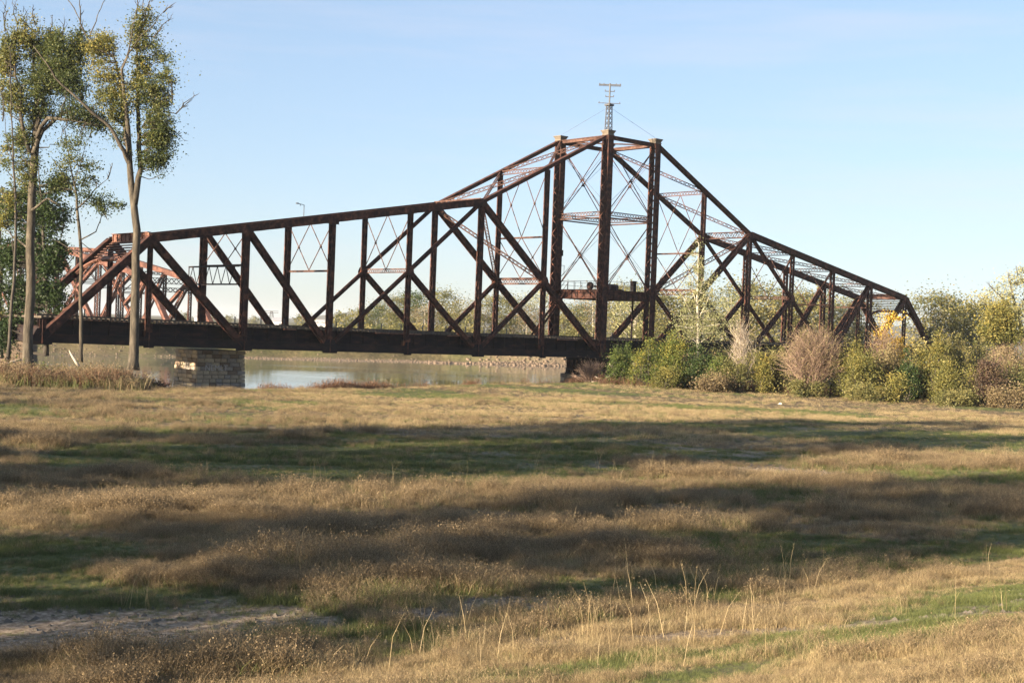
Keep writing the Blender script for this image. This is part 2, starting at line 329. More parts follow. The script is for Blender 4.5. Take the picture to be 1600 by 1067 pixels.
BX = 8.947; CC = 9.224; PP = 10.6; H0, H2, H6 = 28.636, 17.951, 10.122; LIFT = .485
BL = thing('swing_bridge', 'long rusty steel truss swing bridge with tall central tower', 'bridge', (0, 0, 0), CYAW)
cx, cy = -126.506, -118.92
BL.location = (-cx*math.cos(CYAW)+cy*math.sin(CYAW), -cx*math.sin(CYAW)-cy*math.cos(CYAW), EYE-3.023)
def hz(k): return H0+(H2-H0)*k/2 if k <= 2 else H2+(H6-H2)*(k-2)/4
def nodeX(sg, k): return sg*(CC/2+PP*k)
def U(sg, k, y): return Vector((nodeX(sg, k), y, hz(k)+LIFT*(k/7)**2))
def Lo(sg, k, y, dz=0): return Vector((nodeX(sg, k), y, LIFT*(k/7)**2+dz))
def mid(a, b): return (a+b)/2
def arm(sg, ys):
    P = BL
    for y in ys:
        Un = [U(sg, k, y) for k in range(8)]; Ln = [Lo(sg, k, y) for k in range(8)]
        M1 = mid(Un[2], Ln[0]); M3 = mid(Un[2], Ln[4])
        for k in (2, 3, 4, 5): steel('top_chord', P, Un[k], Un[k+1], VY, .62, .78, cover=1, lace=.9)
        for k in (0, 1): steel('top_chord', P, Un[k], Un[k+1], VY, .48, .42, cover=1, lace=.8)
        steel('end_post', P, Un[6], Ln[7], VY, .62, .72, cover=1, lace=.8)
        for k in range(7): steel('bottom_chord', P, Ln[k], Ln[k+1], VY, .55, .82, RUSTD, cover=0, lace=1.1)
        for k, b_, d_ in ((1, .5, .38), (2, .5, .5), (3, .46, .4), (4, .55, .5), (5, .6, .58), (6, .4, .34)):
            steel('vertical_post', P, Ln[k]+VZ*.42, Un[k]-VZ*.3, VY, b_, d_, lace=.6)
        steel('diagonal', P, Un[2], Ln[0], VY, .6, .6, lace=.8)
        steel('diagonal', P, Un[2], Ln[4], VY, .36, .34, lace=.7)
        steel('diagonal', P, Un[5], Ln[4], VY, .55, .58, lace=.8)
        steel('diagonal', P, Un[6], Ln[5], VY, .6, .66, lace=.8)
        steel('sub_diagonal', P, M3, Ln[2], VY, .52, .5, lace=.7)
        steel('sub_diagonal', P, M1, Ln[2], VY, .46, .38, lace=.7)
        for k in (3, 4, 5):
            t_ = (Un[k+1]-Un[k]).normalized(); yy = -.345 if y == 0 else .345; c_ = Un[k]+t_*(1.1 if k < 5 else .9)+VY*yy; mb = MB(); mb.bar(c_-t_*.65, c_+t_*.65, VY, .03, .6)
            for q in range(6): mb.bar(c_+t_*(-.55+.22*q)-VY*.03+VZ*.2, c_+t_*(-.55+.22*q)+VY*.03+VZ*.2, VX, .05, .05)
            mb.build('splice_plate', RUST, P)
        if y == 0 or True:
            off = -.36 if y == 0 else .36
            for k in range(0, 8): gusset(P, Ln[k], .95 if k in (2, 4, 5, 7, 0) else .55, y+off, RUSTD, 1.2)
            for k in (2, 4, 5, 6): gusset(P, Un[k]-VZ*.25, .6, y+off, None, .7)
            gusset(P, M1, .55, y+off, None, .8); gusset(P, M3, .5, y+off, None, .75)
    a, b = 0.0, BX
    # cross frames between the two trusses
    def ladderX(z0f, z1f, k, strut='lat', n=2):
        for s in range(n):
            y0 = a+(b-a)*s/n; y1 = a+(b-a)*(s+1)/n; x = nodeX(sg, k)
            rod('sway_rod', P, (x, y0, z0f), (x, y1, z1f), .055, RUSTL); rod('sway_rod', P, (x+.12, y1, z0f), (x+.12, y0, z1f), .055, RUSTL)
        x = nodeX(sg, k)
        if strut == 'lat': lattice('sway_strut', P, (x, a+.2, z1f), (x, b-.2, z1f), VZ, .42)
        else: steel('sway_strut', P, (x, a+.2, z1f), (x, b-.2, z1f), VX, .25, .2, RUSTL, lace=0)
    for k, fr in ((5, .31), (4, .40), (3, .43)):
        zt = U(sg, k, 0).z-.45; zb = U(sg, k, 0).z*(1-fr)
        ladderX(zt, zb, k, 'lat' if k == 3 else 'plain')
    zt = U(sg, 1, 0).z-.4; zm = 14.6; zb = 9.4
    ladderX(zt, zm, 1, 'plain'); ladderX(zm, zb, 1, 'plain')
    M1a = mid(U(sg, 2, a), Lo(sg, 0, a)); M1b = mid(U(sg, 2, b), Lo(sg, 0, b))
    steel('sway_strut', P, M1a, M1b, VZ, .55, .4, RUSTL, lace=.5)
    lattice('sway_lattice', P, U(sg, 2, b)-VZ*.4, M1a, VZ.cross(VY)+VZ, .6); lattice('sway_lattice', P, U(sg, 2, a)-VZ*.4, M1b, VZ.cross(VY)+VZ, .6)
    # top struts and top lateral bracing
    for k in range(1, 6):
        if k == 2: steel('top_strut', P, U(sg, k, a), U(sg, k, b), VZ, .8, .45, RUSTL, lace=.5)
        else: lattice('top_strut', P, U(sg, k, a)-VZ*.15, U(sg, k, b)-VZ*.15, VZ, .5)
    for k in range(0, 6):
        lattice('lateral_brace', P, U(sg, k, a), U(sg, k+1, b), VZ, .42, n=22); lattice('lateral_brace', P, U(sg, k, b)-VZ*.12, U(sg, k+1, a)-VZ*.12, VZ, .42, n=22)
    # portal: plate girder at the top, slatted panel and curved lower strut between the end posts
    g = MB(); x6 = nodeX(sg, 6); z6 = U(sg, 6, 0).z
    g.abox(x6-.04, x6+.04, .35, b-.35, z6-.15, z6+.62)
    for j in range(9): yy = .7+j*(b-1.4)/8; g.abox(x6-.14, x6+.14, yy-.04, yy+.04, z6-.12, z6+.58)
    g.abox(x6-.2, x6+.2, .35, b-.35, z6+.63, z6+.68); g.abox(x6-.2, x6+.2, .35, b-.35, z6-.2, z6-.155)
    g.build('portal_girder', RUST2, P)
    pd = (Lo(sg, 7, 0)-U(sg, 6, 0)).normalized(); A = U(sg, 6, 0); B = U(sg, 6, b)
    for j in range(6):
        f0 = .5+j*.42; mb = MB(); mb.bar(A+pd*f0+VY*.35, B+pd*f0-VY*.35, pd, .16, .05); mb.build('portal_slat', RUSTL, P)
    mb = MB()
    for (e0, sgn) in ((A, 1), (B, -1)):
        pts = [e0+pd*(5.2)+VY*(sgn*.35), e0+pd*(4.2)+VY*(sgn*.6), e0+pd*3.5+VY*(sgn*1.3), e0+pd*3.2+VY*(sgn*2.3)]
        for p0, p1 in zip(pts[:-1], pts[1:]): mb.bar(p0, p1, pd, .32, .3)
    mb.bar(A+pd*3.1+VY*2.2, B+pd*3.1-VY*2.2, pd, .32, .3); mb.build('portal_strut', RUST2, P)
arm(-1, (0.0, BX)); arm(1, (0.0, BX))
# tower
for sx in (-1, 1):
    for y in (0, BX):
        x = sx*CC/2; top = Vector((x, y, H0))
        steel('tower_post', BL, (x, y, -.3), top, VY, 1.05, .95, lace=.95, lw=.11)
        c = MB(); z = H0
        for (h0, h1, w0, w1) in ((0, .16, .58, .58), (.16, .52, .50, .66), (.52, .66, .72, .72)):
            n = len(c.v)
            for hh, w in ((h0, w0), (h1, w1)):
                for (i, j) in ((-1, -1), (1, -1), (1, 1), (-1, 1)): c.v.append(Vector((x+i*w, y+j*w, z+hh)))
            c.f += [(n, n+3, n+2, n+1), (n+4, n+5, n+6, n+7)]+[(n+i, n+(i+1) % 4, n+4+(i+1) % 4, n+4+i) for i in range(4)]
        c.build('post_cap', CAPM, BL)
h = CC/2
lev = [.9, 8.3, 18.2, H0-.5]
for (p, q) in (((-h, 0), (h, 0)), ((-h, BX), (h, BX)), ((-h, 0), (-h, BX)), ((h, 0), (h, BX))):
    p = Vector((*p, 0)); q = Vector((*q, 0)); hn = (q-p).normalized()*.5
    for i in (1, 2):
        z0, z1 = lev[i]+.6, lev[i+1]-.5
        rod('tower_rod', BL, p+hn+VZ*z0, q-hn+VZ*z1, .06); rod('tower_rod', BL, q-hn+VZ*z0, p+hn+VZ*z1, .06)
        o_ = Vector((hn.y, -hn.x, 0))*.6
        rod('tower_rod', BL, p+hn+VZ*(z0+1.2)+o_, q-hn+VZ*(z1-1)+o_, .022, GREY); rod('tower_rod', BL, q-hn+VZ*(z0+1.2)+o_, p+hn+VZ*(z1-1)+o_, .022, GREY)
    lattice('tower_strut', BL, p+hn+VZ*18.5, q-hn+VZ*18.5, VZ, .5)
    lattice('tower_strut', BL, p+hn+VZ*17.95, q-hn+VZ*17.95+Vector((0, 0, 0)), Vector((hn.y, -hn.x, 0)), .5)
    steel('top_strut', BL, p+hn*.2+VZ*(H0-.2), q-hn*.2+VZ*(H0-.2), VZ.cross(hn), .45, .42, RUSTL if abs(hn.x) < .01 else RUST, cover=1)
    g = MB(); g.bar(p+hn+VZ*7.9, q-hn+VZ*7.9, VZ, 1.15, .06); sdv = Vector((hn.y, -hn.x, 0)).normalized()
    for zz in (7.34, 8.46): g.bar(p+hn+VZ*zz, q-hn+VZ*zz, VZ, .05, .45)
    for j in range(7):
        c = p+(q-p)*((j+.8)/7.6)+VZ*7.9; g.bar(c-VZ*.52, c+VZ*.52, sdv, .3, .06)
    g.build('platform_girder', RUST, BL)
lattice('lateral_brace', BL, (-h, 0, H0), (h, BX, H0), VX-VY, .4); lattice('lateral_brace', BL, (-h, BX, H0-.15), (h, 0, H0-.15), VX+VY, .4)
# machinery platform between the tower posts
g = MB(); g.abox(-h+.5, h-.5, .4, BX-.4, 8.5, 8.56); g.build('platform_floor', RUSTD, BL)
def railing(y, x0, x1, z):
    g = MB(); n = 7
    for i in range(n): xx = x0+(x1-x0)*i/(n-1); g.abox(xx-.025, xx+.025, y-.025, y+.025, z, z+1.1)
    for k in (.55, 1.07): g.abox(x0, x1, y-.02, y+.02, z+k, z+k+.04)
    g.build('railing', GREY, BL)
railing(.5, -h+.6, h-.6, 8.56); railing(BX-.5, -h+.6, h-.6, 8.56)
g = MB(); g.tube([(-h+.3, y, 9.66) for y in (.6, BX-.6)], .03, 4)
for i in range(7): g.abox(-h+.28, -h+.33, .6+i*1.25, .65+i*1.25, 8.56, 9.66)
g.build('railing', GREY, BL)
g = MB(); g.tube([(-1.0, 3.2, 9.05), (1.4, 3.2, 9.05)], .42, 14); g.abox(-1.6, 2.4, 2.8, 3.6, 8.56, 8.8); g.build('gear_drum', RUSTD, BL, True)
g = MB(); g.tube([(-2.4, 4.6, 9.1), (-2.15, 4.6, 9.1)], .55, 18); g.tube([(-2.3, 4.6, 9.1), (0, 4.6, 9.1)], .11, 8); g.build('gear_wheel', RUSTD, BL)
g = MB(); g.abox(2.6, 3.2, 1.2, 1.8, 8.56, 9.9); g.abox(2.5, 3.3, 1.1, 1.9, 9.9, 10.0); g.build('control_cabinet', RUSTD, BL)
g = MB(); g.tube([(2.9, 1.5, 1.8), (2.9, 1.5, 7.3)], .13, 8); g.build('drive_shaft', RUSTD, BL)
# stair from the deck up to the platform
g = MB()
for yy in (7.0, 7.8): g.bar((-h-5.2, yy, 2.1), (-h+.6, yy, 8.5), VY, .06, .3); g.bar((-h-5.2, yy, 3.1), (-h+.6, yy, 9.5), VY, .04, .05)
g.build('stair_stringer', RUST, BL)
for i in range(22):
    f = (i+.5)/22; st = MB(); st.abox(-.13, .13, -.38, .38, -.02, .02)
    st.build('stair_tread', RUST, BL, loc=(-h-5.2+5.8*f, 7.4, 2.1+6.4*f))
# small boxes and ladder on the far left post
g = MB(); g.abox(-h+.55, -h+1.0, BX-.3, BX+.2, 13.1, 13.9); g.build('junction_box', RUSTD, BL)
g = MB(); g.abox(-h+.6, -h+1.6, BX-.05, BX, 11.8, 11.85); g.abox(-h+1.5, -h+1.55, BX-.05, BX, 10.6, 11.8); g.build('light_bracket', GREY, BL)
g = MB()
for yy in (-.42, -.02): g.abox(-h-.66, -h-.62, yy, yy+.04, 2, H0)
for i in range(64): g.abox(-h-.655, -h-.625, -.42, .0, 2.2+i*.41, 2.23+i*.41)
g.build('ladder', RUST, BL)
# deck: stringer girders, floor beams, ties, rails
X7 = nodeX(1, 7)
def zl(x): k = max(0, (abs(x)-CC/2)/PP); return LIFT*(k/7)**2
pan = [nodeX(-1, k) for k in range(7, -1, -1)]+[nodeX(1, k) for k in range(8)]
for y in (1.0, BX-1.0):
    for a, b_ in zip(pan[:-1], pan[1:]):
        g = MB(); za, zb = zl(a), zl(b_); A = Vector((a+.01, y, za+1.05)); B = Vector((b_-.01, y, zb+1.05))
        g.bar(A, B, VY, .04, 1.5)
        for e in (-.74, .74): g.bar(A+VZ*e, B+VZ*e, VY, .38, .05)
        for j in range(1, 6):
            c = A+(B-A)*(j/6); g.abox(c.x-.04, c.x+.04, y-.14, y+.14, c.z-.7, c.z+.7)
        g.build('plate_girder', RUSTD, BL)
for x in pan:
    g = MB(); z = zl(x); g.abox(x-.03, x+.03, .3, BX-.3, z-.35, z+1.1)
    for e in (-.35, 1.1): g.abox(x-.22, x+.22, .3, BX-.3, z+e-.03, z+e+.03)
    g.build('floor_beam', RUSTD, BL)
    for y in (0, BX):
        g = MB(); yy = y-.34 if y == 0 else y+.34; g.abox(x-.33, x+.33, yy-.03, yy+.03, z-.55, z+1.75); g.abox(x-.05, x+.05, yy-(.12 if y == 0 else 0), yy+(.12 if y else 0), z-.5, z+1.7)
        g.build('post_stiffener', RUST, BL)
g = MB(); n = 330
for i in range(n):
    x = -X7+.25+(2*X7-.5)*i/(n-1); z = zl(x)
    e = rnd.uniform(-.06, .06); g.abox(x-.12, x+.12, .42+e, BX-.42+e, z+1.85, z+2.06)
tag(g.build('railroad_tie', TIE, BL), kind='stuff')
for y in (1.7, 3.15, 5.8, 7.25):
    g = MB()
    for a, b_ in zip(pan[:-1], pan[1:]): g.bar((a, y, zl(a)+2.14), (b_, y, zl(b_)+2.14), VY, .07, .15)
    g.build('rail', RUST, BL)
for y in (1.25, BX-1.25):
    g = MB()
    for a, b_ in zip(pan[:-1], pan[1:]): g.bar((a, y, zl(a)+2.16), (b_, y, zl(b_)+2.16), VY, .2, .16)
    g.build('guard_timber', TIE, BL)
pm = MB(); pm.abox(-.05, .05, -.05, .05, 0, .95); pme = pm.mesh('rail_post', GREY)
for i in range(46):
    x = -X7+1.5+i*3.35+rnd.uniform(-.3, .3)
    if x < X7: put('rail_post', pme, BL, loc=(x, BX-.25, zl(x)+2.0))
for (x0, x1) in ((-40.5, -34), (-12, -8.5), (-30, -26.5), (-52.5, -51)):
    g = MB(); g.abox(x0, x1, .25, .5, zl(x0)+1.74, zl(x0)+1.84); g.build('walkway_plank', RUST2, BL, label='bright orange rusty plank at the deck edge')
# mast on the near left tower post
mz = H0+.66
mx0, my0 = -h, 0.0
g = MB()
for i in (-1, 1):
    for j in (-1, 1): g.bar((mx0+i*.33, my0+j*.33, mz), (mx0+i*.26, my0+j*.26, mz+3.2), VX, .09, .09)
for lv in range(5):
    z0 = mz+lv*.64; z1 = z0+.64
    for (a0, a1) in (((-1, -1), (1, -1)), ((1, -1), (1, 1)), ((1, 1), (-1, 1)), ((-1, 1), (-1, -1))):
        w = .32-.012*lv
        g.bar((mx0+a0[0]*w, my0+a0[1]*w, z0), (mx0+a1[0]*w, my0+a1[1]*w, z1), VX+VY*.1, .06, .03); g.bar((mx0+a1[0]*w, my0+a1[1]*w, z0), (mx0+a0[0]*w, my0+a0[1]*w, z1), VX+VY*.1, .06, .03)
g.abox(mx0-.45, mx0+.45, my0-.45, my0+.45, mz+3.2, mz+3.42)
mast = g.build('mast', GREY, BL)
g = MB(); g.tube([(mx0, my0, mz+3.4), (mx0, my0, mz+6.15)], .10, 8); g.build('mast_pole', GREY, mast)
dv = Vector((math.cos(-CYAW), math.sin(-CYAW), 0))
for hh, w, th in ((3.55, 1.45, .07), (4.4, .55, .09), (5.1, .65, .09), (5.95, 1.45, .17)):
    c = Vector((mx0, my0, mz+hh)); g = MB(); g.bar(c-dv*w, c+dv*w, VZ, th, .12)
    if hh > 5.5: g.bar(c-dv*w-VZ*.16, c+dv*w-VZ*.16, VZ, .05, .1)
    g.build('crossarm', GREY, mast)
    for s in (-1, -.6, .6, 1):
        if hh > 5.5 or abs(s) == 1: k = MB(); e = c+dv*w*s*.93; k.tube([e, e+VZ*.22], .05, 6); k.build('insulator', GREY, mast)
rod('guy_wire', BL, (mx0, my0, mz+3.1), (-h, BX, H0+.8), .015, GREY); rod('guy_wire', BL, (mx0, my0, mz+3.1), (h, 0, H0+.8), .015, GREY)
# small lamp bracket on the left arm
x = -(CC/2+PP*4.35); z = hz(4.35)+.75
g = MB(); g.tube([(x, 0, z), (x, 0, z+1.25)], .04, 5); g.bar((x, 0, z+1.25), (x-.9, 0, z+1.38), VY, .05, .05); g.abox(x-1.0, x-.7, -.08, .08, z+1.3, z+1.42); g.abox(x-.5, x-.45, -.03, .03, z+1.12, z+1.32)
tag(g.build('lamp_bracket', GREY), 'small grey lamp bracket on top of the bridge left arm', 'lamp').location = BL.location
bpy.data.objects['lamp_bracket'].rotation_euler = (0, 0, CYAW)
# cross truss hung in the portal bay
A = Vector((nodeX(-1, 5)-.5, .4, 6.5)); B = Vector((nodeX(-1, 5)-.5, BX+2.2, 6.5)); g = MB()
for zz in (0, 1.9): g.bar(A+VZ*zz, B+VZ*zz, VZ, .16, .16)
for i in range(6):
    p0 = A+(B-A)*(i/6); p1 = A+(B-A)*((i+.5)/6)+VZ*1.9; p2 = A+(B-A)*((i+1)/6); g.bar(p0, p1, VX, .06, .06); g.bar(p1, p2, VX, .06, .06)
g.bar(B, B+VZ*1.9, VX, .08, .08); g.build('gangway_truss', RUSTD, BL)

# ------------------------------------------------------------------ second bridge beyond, standing crosswise
ax = Vector((-.667, .745, 0)); B2R = math.atan2(ax.y, ax.x)
B2 = thing('truss_bridge', 'second rusty truss bridge farther off, seen through the left arm', 'bridge', (-55.5, 243, EYE-3.3), B2R)
def bridge2(P):
    W = 8.9; hs = {0: 0, 1: 10.3, 2: 12.0, 3: 13.6, 4: 15.2, 5: 16.7, 6: 17.2, 7: 17.6, 8: 17.6, 9: 16.7}
    for y in (0, W):
        Ln = [Vector((10.6*k, y, 0)) for k in range(10)]; Un = [Vector((10.6*k, y, hs[k])) for k in range(10)]
        steel('end_post', P, Ln[0], Un[1], VY, .7, .8, RUST3, cover=1, lace=1.2)
        for k in range(1, 9): steel('top_chord', P, Un[k], Un[k+1], VY, .75, 1.0, RUST3, cover=1, lace=1.2)
        for k in range(9): steel('bottom_chord', P, Ln[k], Ln[k+1], VY, .5, .9, RUST3, lace=1.5)
        for k in range(1, 10): steel('vertical_post', P, Ln[k], Un[k], VY, .5, .45, RUST3 if k % 2 else RUST, lace=.9, lw=.12)
        for (p, q) in ((Un[1], Ln[2]), (Un[2], Ln[3]), (Un[5], Ln[3]), (mid(Un[5], Ln[3]), Ln[5]), (Un[5], Ln[7]), (mid(Un[5], Ln[7]), Ln[5]), (Un[9], Ln[7]), (Un[3], mid(Un[5], Ln[3])), (Un[7], mid(Un[5], Ln[7])), (Un[1], mid(Un[1], Ln[2])+VX*4)):
            steel('diagonal', P, p, q, VY, .6, .6, RUST3, lace=1.2)
    for k in range(1, 9):
        x = 10.6*k; zt = hs[k]-.5; zb = hs[k]*.62
        if k > 1:
            for s in (0, 1):
                y0, y1 = s*W/2, (s+1)*W/2; rod('sway_rod', P, (x, y0, zt), (x, y1, zb), .1, RUST); rod('sway_rod', P, (x+.2, y1, zt), (x+.2, y0, zb), .1, RUST)
            steel('sway_strut', P, (x, 0, zb), (x, W, zb), VZ, .25, .2, RUSTD, lace=0)
        lattice('top_strut', P, (x, 0, zt), (x, W, zt), VZ, 1.0 if k == 1 else .5, RUSTD, n=9, lw=.14)
    lattice('portal_strut', P, (9, 0, 8.1), (9, W, 8.1), VZ, .8, RUSTD, n=9, lw=.16)
    for y in (1, W-1):
        g = MB(); g.abox(0, 95.4, y-.03, y+.03, .3, 1.8); g.abox(0, 95.4, y-.2, y+.2, 1.8, 1.85); g.build('plate_girder', RUSTD, P)
    g = MB(); g.abox(0, 95.4, .6, W-.6, 1.86, 2.1); g.build('deck', TIE, P)
bridge2(B2)

# ------------------------------------------------------------------ piers
def stone_pier(t, cx0, cx1, cy0, cy1, z0, z1, course, batter=.02, pick=(0, 0, 1, 1, 2, 3)):
    core = MB(); core.abox(cx0+.1, cx1-.1, cy0+.1, cy1-.1, z0, z1-.05); core.build('core', MORTAR, t)
    nc = int(round((z1-z0)/course)); ch = (z1-z0)/nc; cache = {}
    for c in range(nc):
        z = z0+c*ch; e = batter*(nc-c); top = c == nc-1
        if top: e = .12
        for side in range(4):
            if side in (0, 2): L = cx1-cx0+2*e
            else: L = cy1-cy0+2*e-.02
            s = 0 if not c % 2 else -.35
            while s < L-.05:
                wl_ = rnd.choice((.75, .95, 1.15)); a = max(s, 0); b2 = min(s+wl_, L)
                if L-b2 < .3: b2 = L
                s = b2
                w = round((b2-a)*20)/20; key = (w, rnd.randrange(3))
                if key not in cache:
                    g = MB(); g.abox(-w/2+.03, w/2-.03, 0, .42, .026, ch-.026)
                    for v in g.v:
                        if v.y < .01: v.y -= rnd.uniform(0, .05); v.x += rnd.uniform(-.012, .012); v.z += rnd.uniform(-.01, .01)
                    cache[key] = [g.mesh('stone', mm) for mm in STONE]
                me = cache[key][rnd.choice(pick)]; m_ = (a+b2)/2; pr = rnd.uniform(0, .035)
                o = put('stone', me, t)
                if side == 0: o.location = (cx0-e+m_, cy0-e-pr, z)
                elif side == 1: o.location = (cx1+e+pr, cy0-e+.01+m_, z); o.rotation_euler.z = R(90)
                elif side == 2: o.location = (cx1+e-m_, cy1+e+pr, z); o.rotation_euler.z = R(180)
                else: o.location = (cx0-e-pr, cy1+e-.01-m_, z); o.rotation_euler.z = R(-90)
P1 = thing('stone_pier', 'square stone block pier in the river below the bridge left arm', 'pier', BL.location.copy(), CYAW)
P1.location.z = 0
px0, px1, py0, py1 = -61.3, -55.9, 2.6, 7.2
stone_pier(P1, px0, px1, py0, py1, WATER-.6, 2.52, .44)
# faded painted letters on the side of the pier
fc = bpy.data.curves.new('painted_letters', 'FONT'); fc.body = 'NEMLT'; fc.size = .85; fc.extrude = .004; fc.materials.append(CHALK)
ft = bpy.data.objects.new('letters_curve', fc); C.objects.link(ft); bpy.context.view_layer.update(); fme = bpy.data.meshes.new_from_object(ft.evaluated_get(bpy.context.evaluated_depsgraph_get())); bpy.data.objects.remove(ft)
fo = put('painted_letters', fme, P1); fo.location = (px0+.7, py0-.34, .42); fo.rotation_euler = (R(90), 0, 0)
# round pivot pier below the tower
P2 = thing('pivot_pier', 'round pivot pier with dark steel drum under the bridge tower', 'pier', (0, 0, 0), CYAW)
ctr = BL.matrix_basis @ Vector((0, BX/2, 0)); P2.location = (ctr.x, ctr.y, 0); botz = BL.location.z-.5
g = MB(); g.tube([(0, 0, -2.2), (0, 0, -.2)], 5.0, 32); g.build('core', MORTAR, P2)
cache = []
for k in range(4):
    g = MB(); an = math.pi/20
    for rr in (4.9, 5.25+rnd.uniform(0, .05)):
        for zz in (.02, .48):
            for a in (-an*.97, an*.97): g.v.append(Vector((rr*math.cos(a), rr*math.sin(a), zz)))
    g.f = [(0, 1, 3, 2), (4, 6, 7, 5), (0, 4, 5, 1), (2, 3, 7, 6), (0, 2, 6, 4), (1, 5, 7, 3)]
    cache.append(g.mesh('stone', STONE[k]))
for c in range(3):
    for i in range(20):
        o = put('stone', rnd.choice(cache), P2); o.location = (0, 0, -1.35+.5*c+(0 if c < 2 else .0)); o.rotation_euler.z = (i+.5*(c % 2))*math.pi/10
g = MB(); g.tube([(0, 0, .17), (0, 0, .32)], 4.7, 40); g.build('roller_track', RUSTD, P2)
rm = MB(); rm.tube([(4.1, 0, .55), (4.55, 0, .55)], .23, 12); rme = rm.mesh('roller', RUST)
for i in range(30): put('roller', rme, P2).rotation_euler.z = i*math.pi/15
g = MB(); g.tube([(0, 0, .8), (0, 0, .9)], 4.6, 40); g.tube([(0, 0, .9), (0, 0, 2.1)], 4.25, 40); g.tube([(0, 0, 2.1), (0, 0, botz-.02)], 4.6, 40); g.build('drum', RUSTD, P2)
sm = MB(); sm.abox(4.25, 4.5, -.05, .05, .9, 2.1); sme = sm.mesh('drum_stiffener', RUST)
for i in range(30): put('drum_stiffener', sme, P2).rotation_euler.z = i*math.pi/15
# abutment behind the left trees
AB = thing('stone_abutment', 'weathered stone abutment half hidden behind the left trunks', 'abutment', (0, 0, 0), R(10))
pA = ip(36, 520, 150); AB.location = (pA.x, pA.y, 0)
stone_pier(AB, -2.2, .9, 0, 3, -1.6, 4.9, .5, pick=(3,))

# ------------------------------------------------------------------ leaves and trees
def leaves(name, cen, spread, n, size, mt, tlo=0, thi=1, flat=.8, parent=None, label=None, loc=None, mesh_only=False, rng=NR):
    cen = np.asarray(cen, float); spread = np.asarray(spread, float)
    idx = rng.randint(0, len(cen), n); sp = spread[idx][:, None] if spread.ndim == 1 else spread[idx]
    if np.ndim(sp): sp = sp*np.where(rng.rand(n) < .22, 2.1, 1)[:, None]
    P = cen[idx][:, :3]+rng.randn(n, 3)*sp*np.array([1, 1, flat])
    nrm = rng.randn(n, 3)+np.array([0, 0, .5]); nrm /= np.linalg.norm(nrm, axis=1)[:, None]
    a = np.cross(nrm, rng.randn(n, 3)); a /= np.linalg.norm(a, axis=1)[:, None]; b = np.cross(nrm, a)
    s = (size*(.6+.8*rng.rand(n)))[:, None]
    V = np.stack([P-a*s*.5, P+b*s*.32+nrm*s*.08, P+a*s*.5, P-b*s*.32+nrm*s*.08], 1).reshape(-1, 3)
    Fq = np.arange(4*n).reshape(-1, 4)
    ct = rng.rand(len(cen)); base = cen[:, 3] if cen.shape[1] > 3 else tlo+(thi-tlo)*ct
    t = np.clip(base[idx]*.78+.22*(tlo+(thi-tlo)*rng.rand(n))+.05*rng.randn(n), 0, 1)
    me = npmesh(name, V, Fq, mt, {'tint': t})
    return me if mesh_only else put(name, me, parent, label, loc)
def wander(p, q, n, amp, rg=rnd):
    p = Vector(p); q = Vector(q); L = (q-p).length; out = [p]; off = Vector((0, 0, 0))
    for i in range(1, n):
        off += Vector((rg.gauss(0, 1), rg.gauss(0, 1), rg.gauss(0, .5)))*(amp*L/n)
        out.append(p+(q-p)*(i/n)+off*math.sin(math.pi*i/n))
    return out+[q]
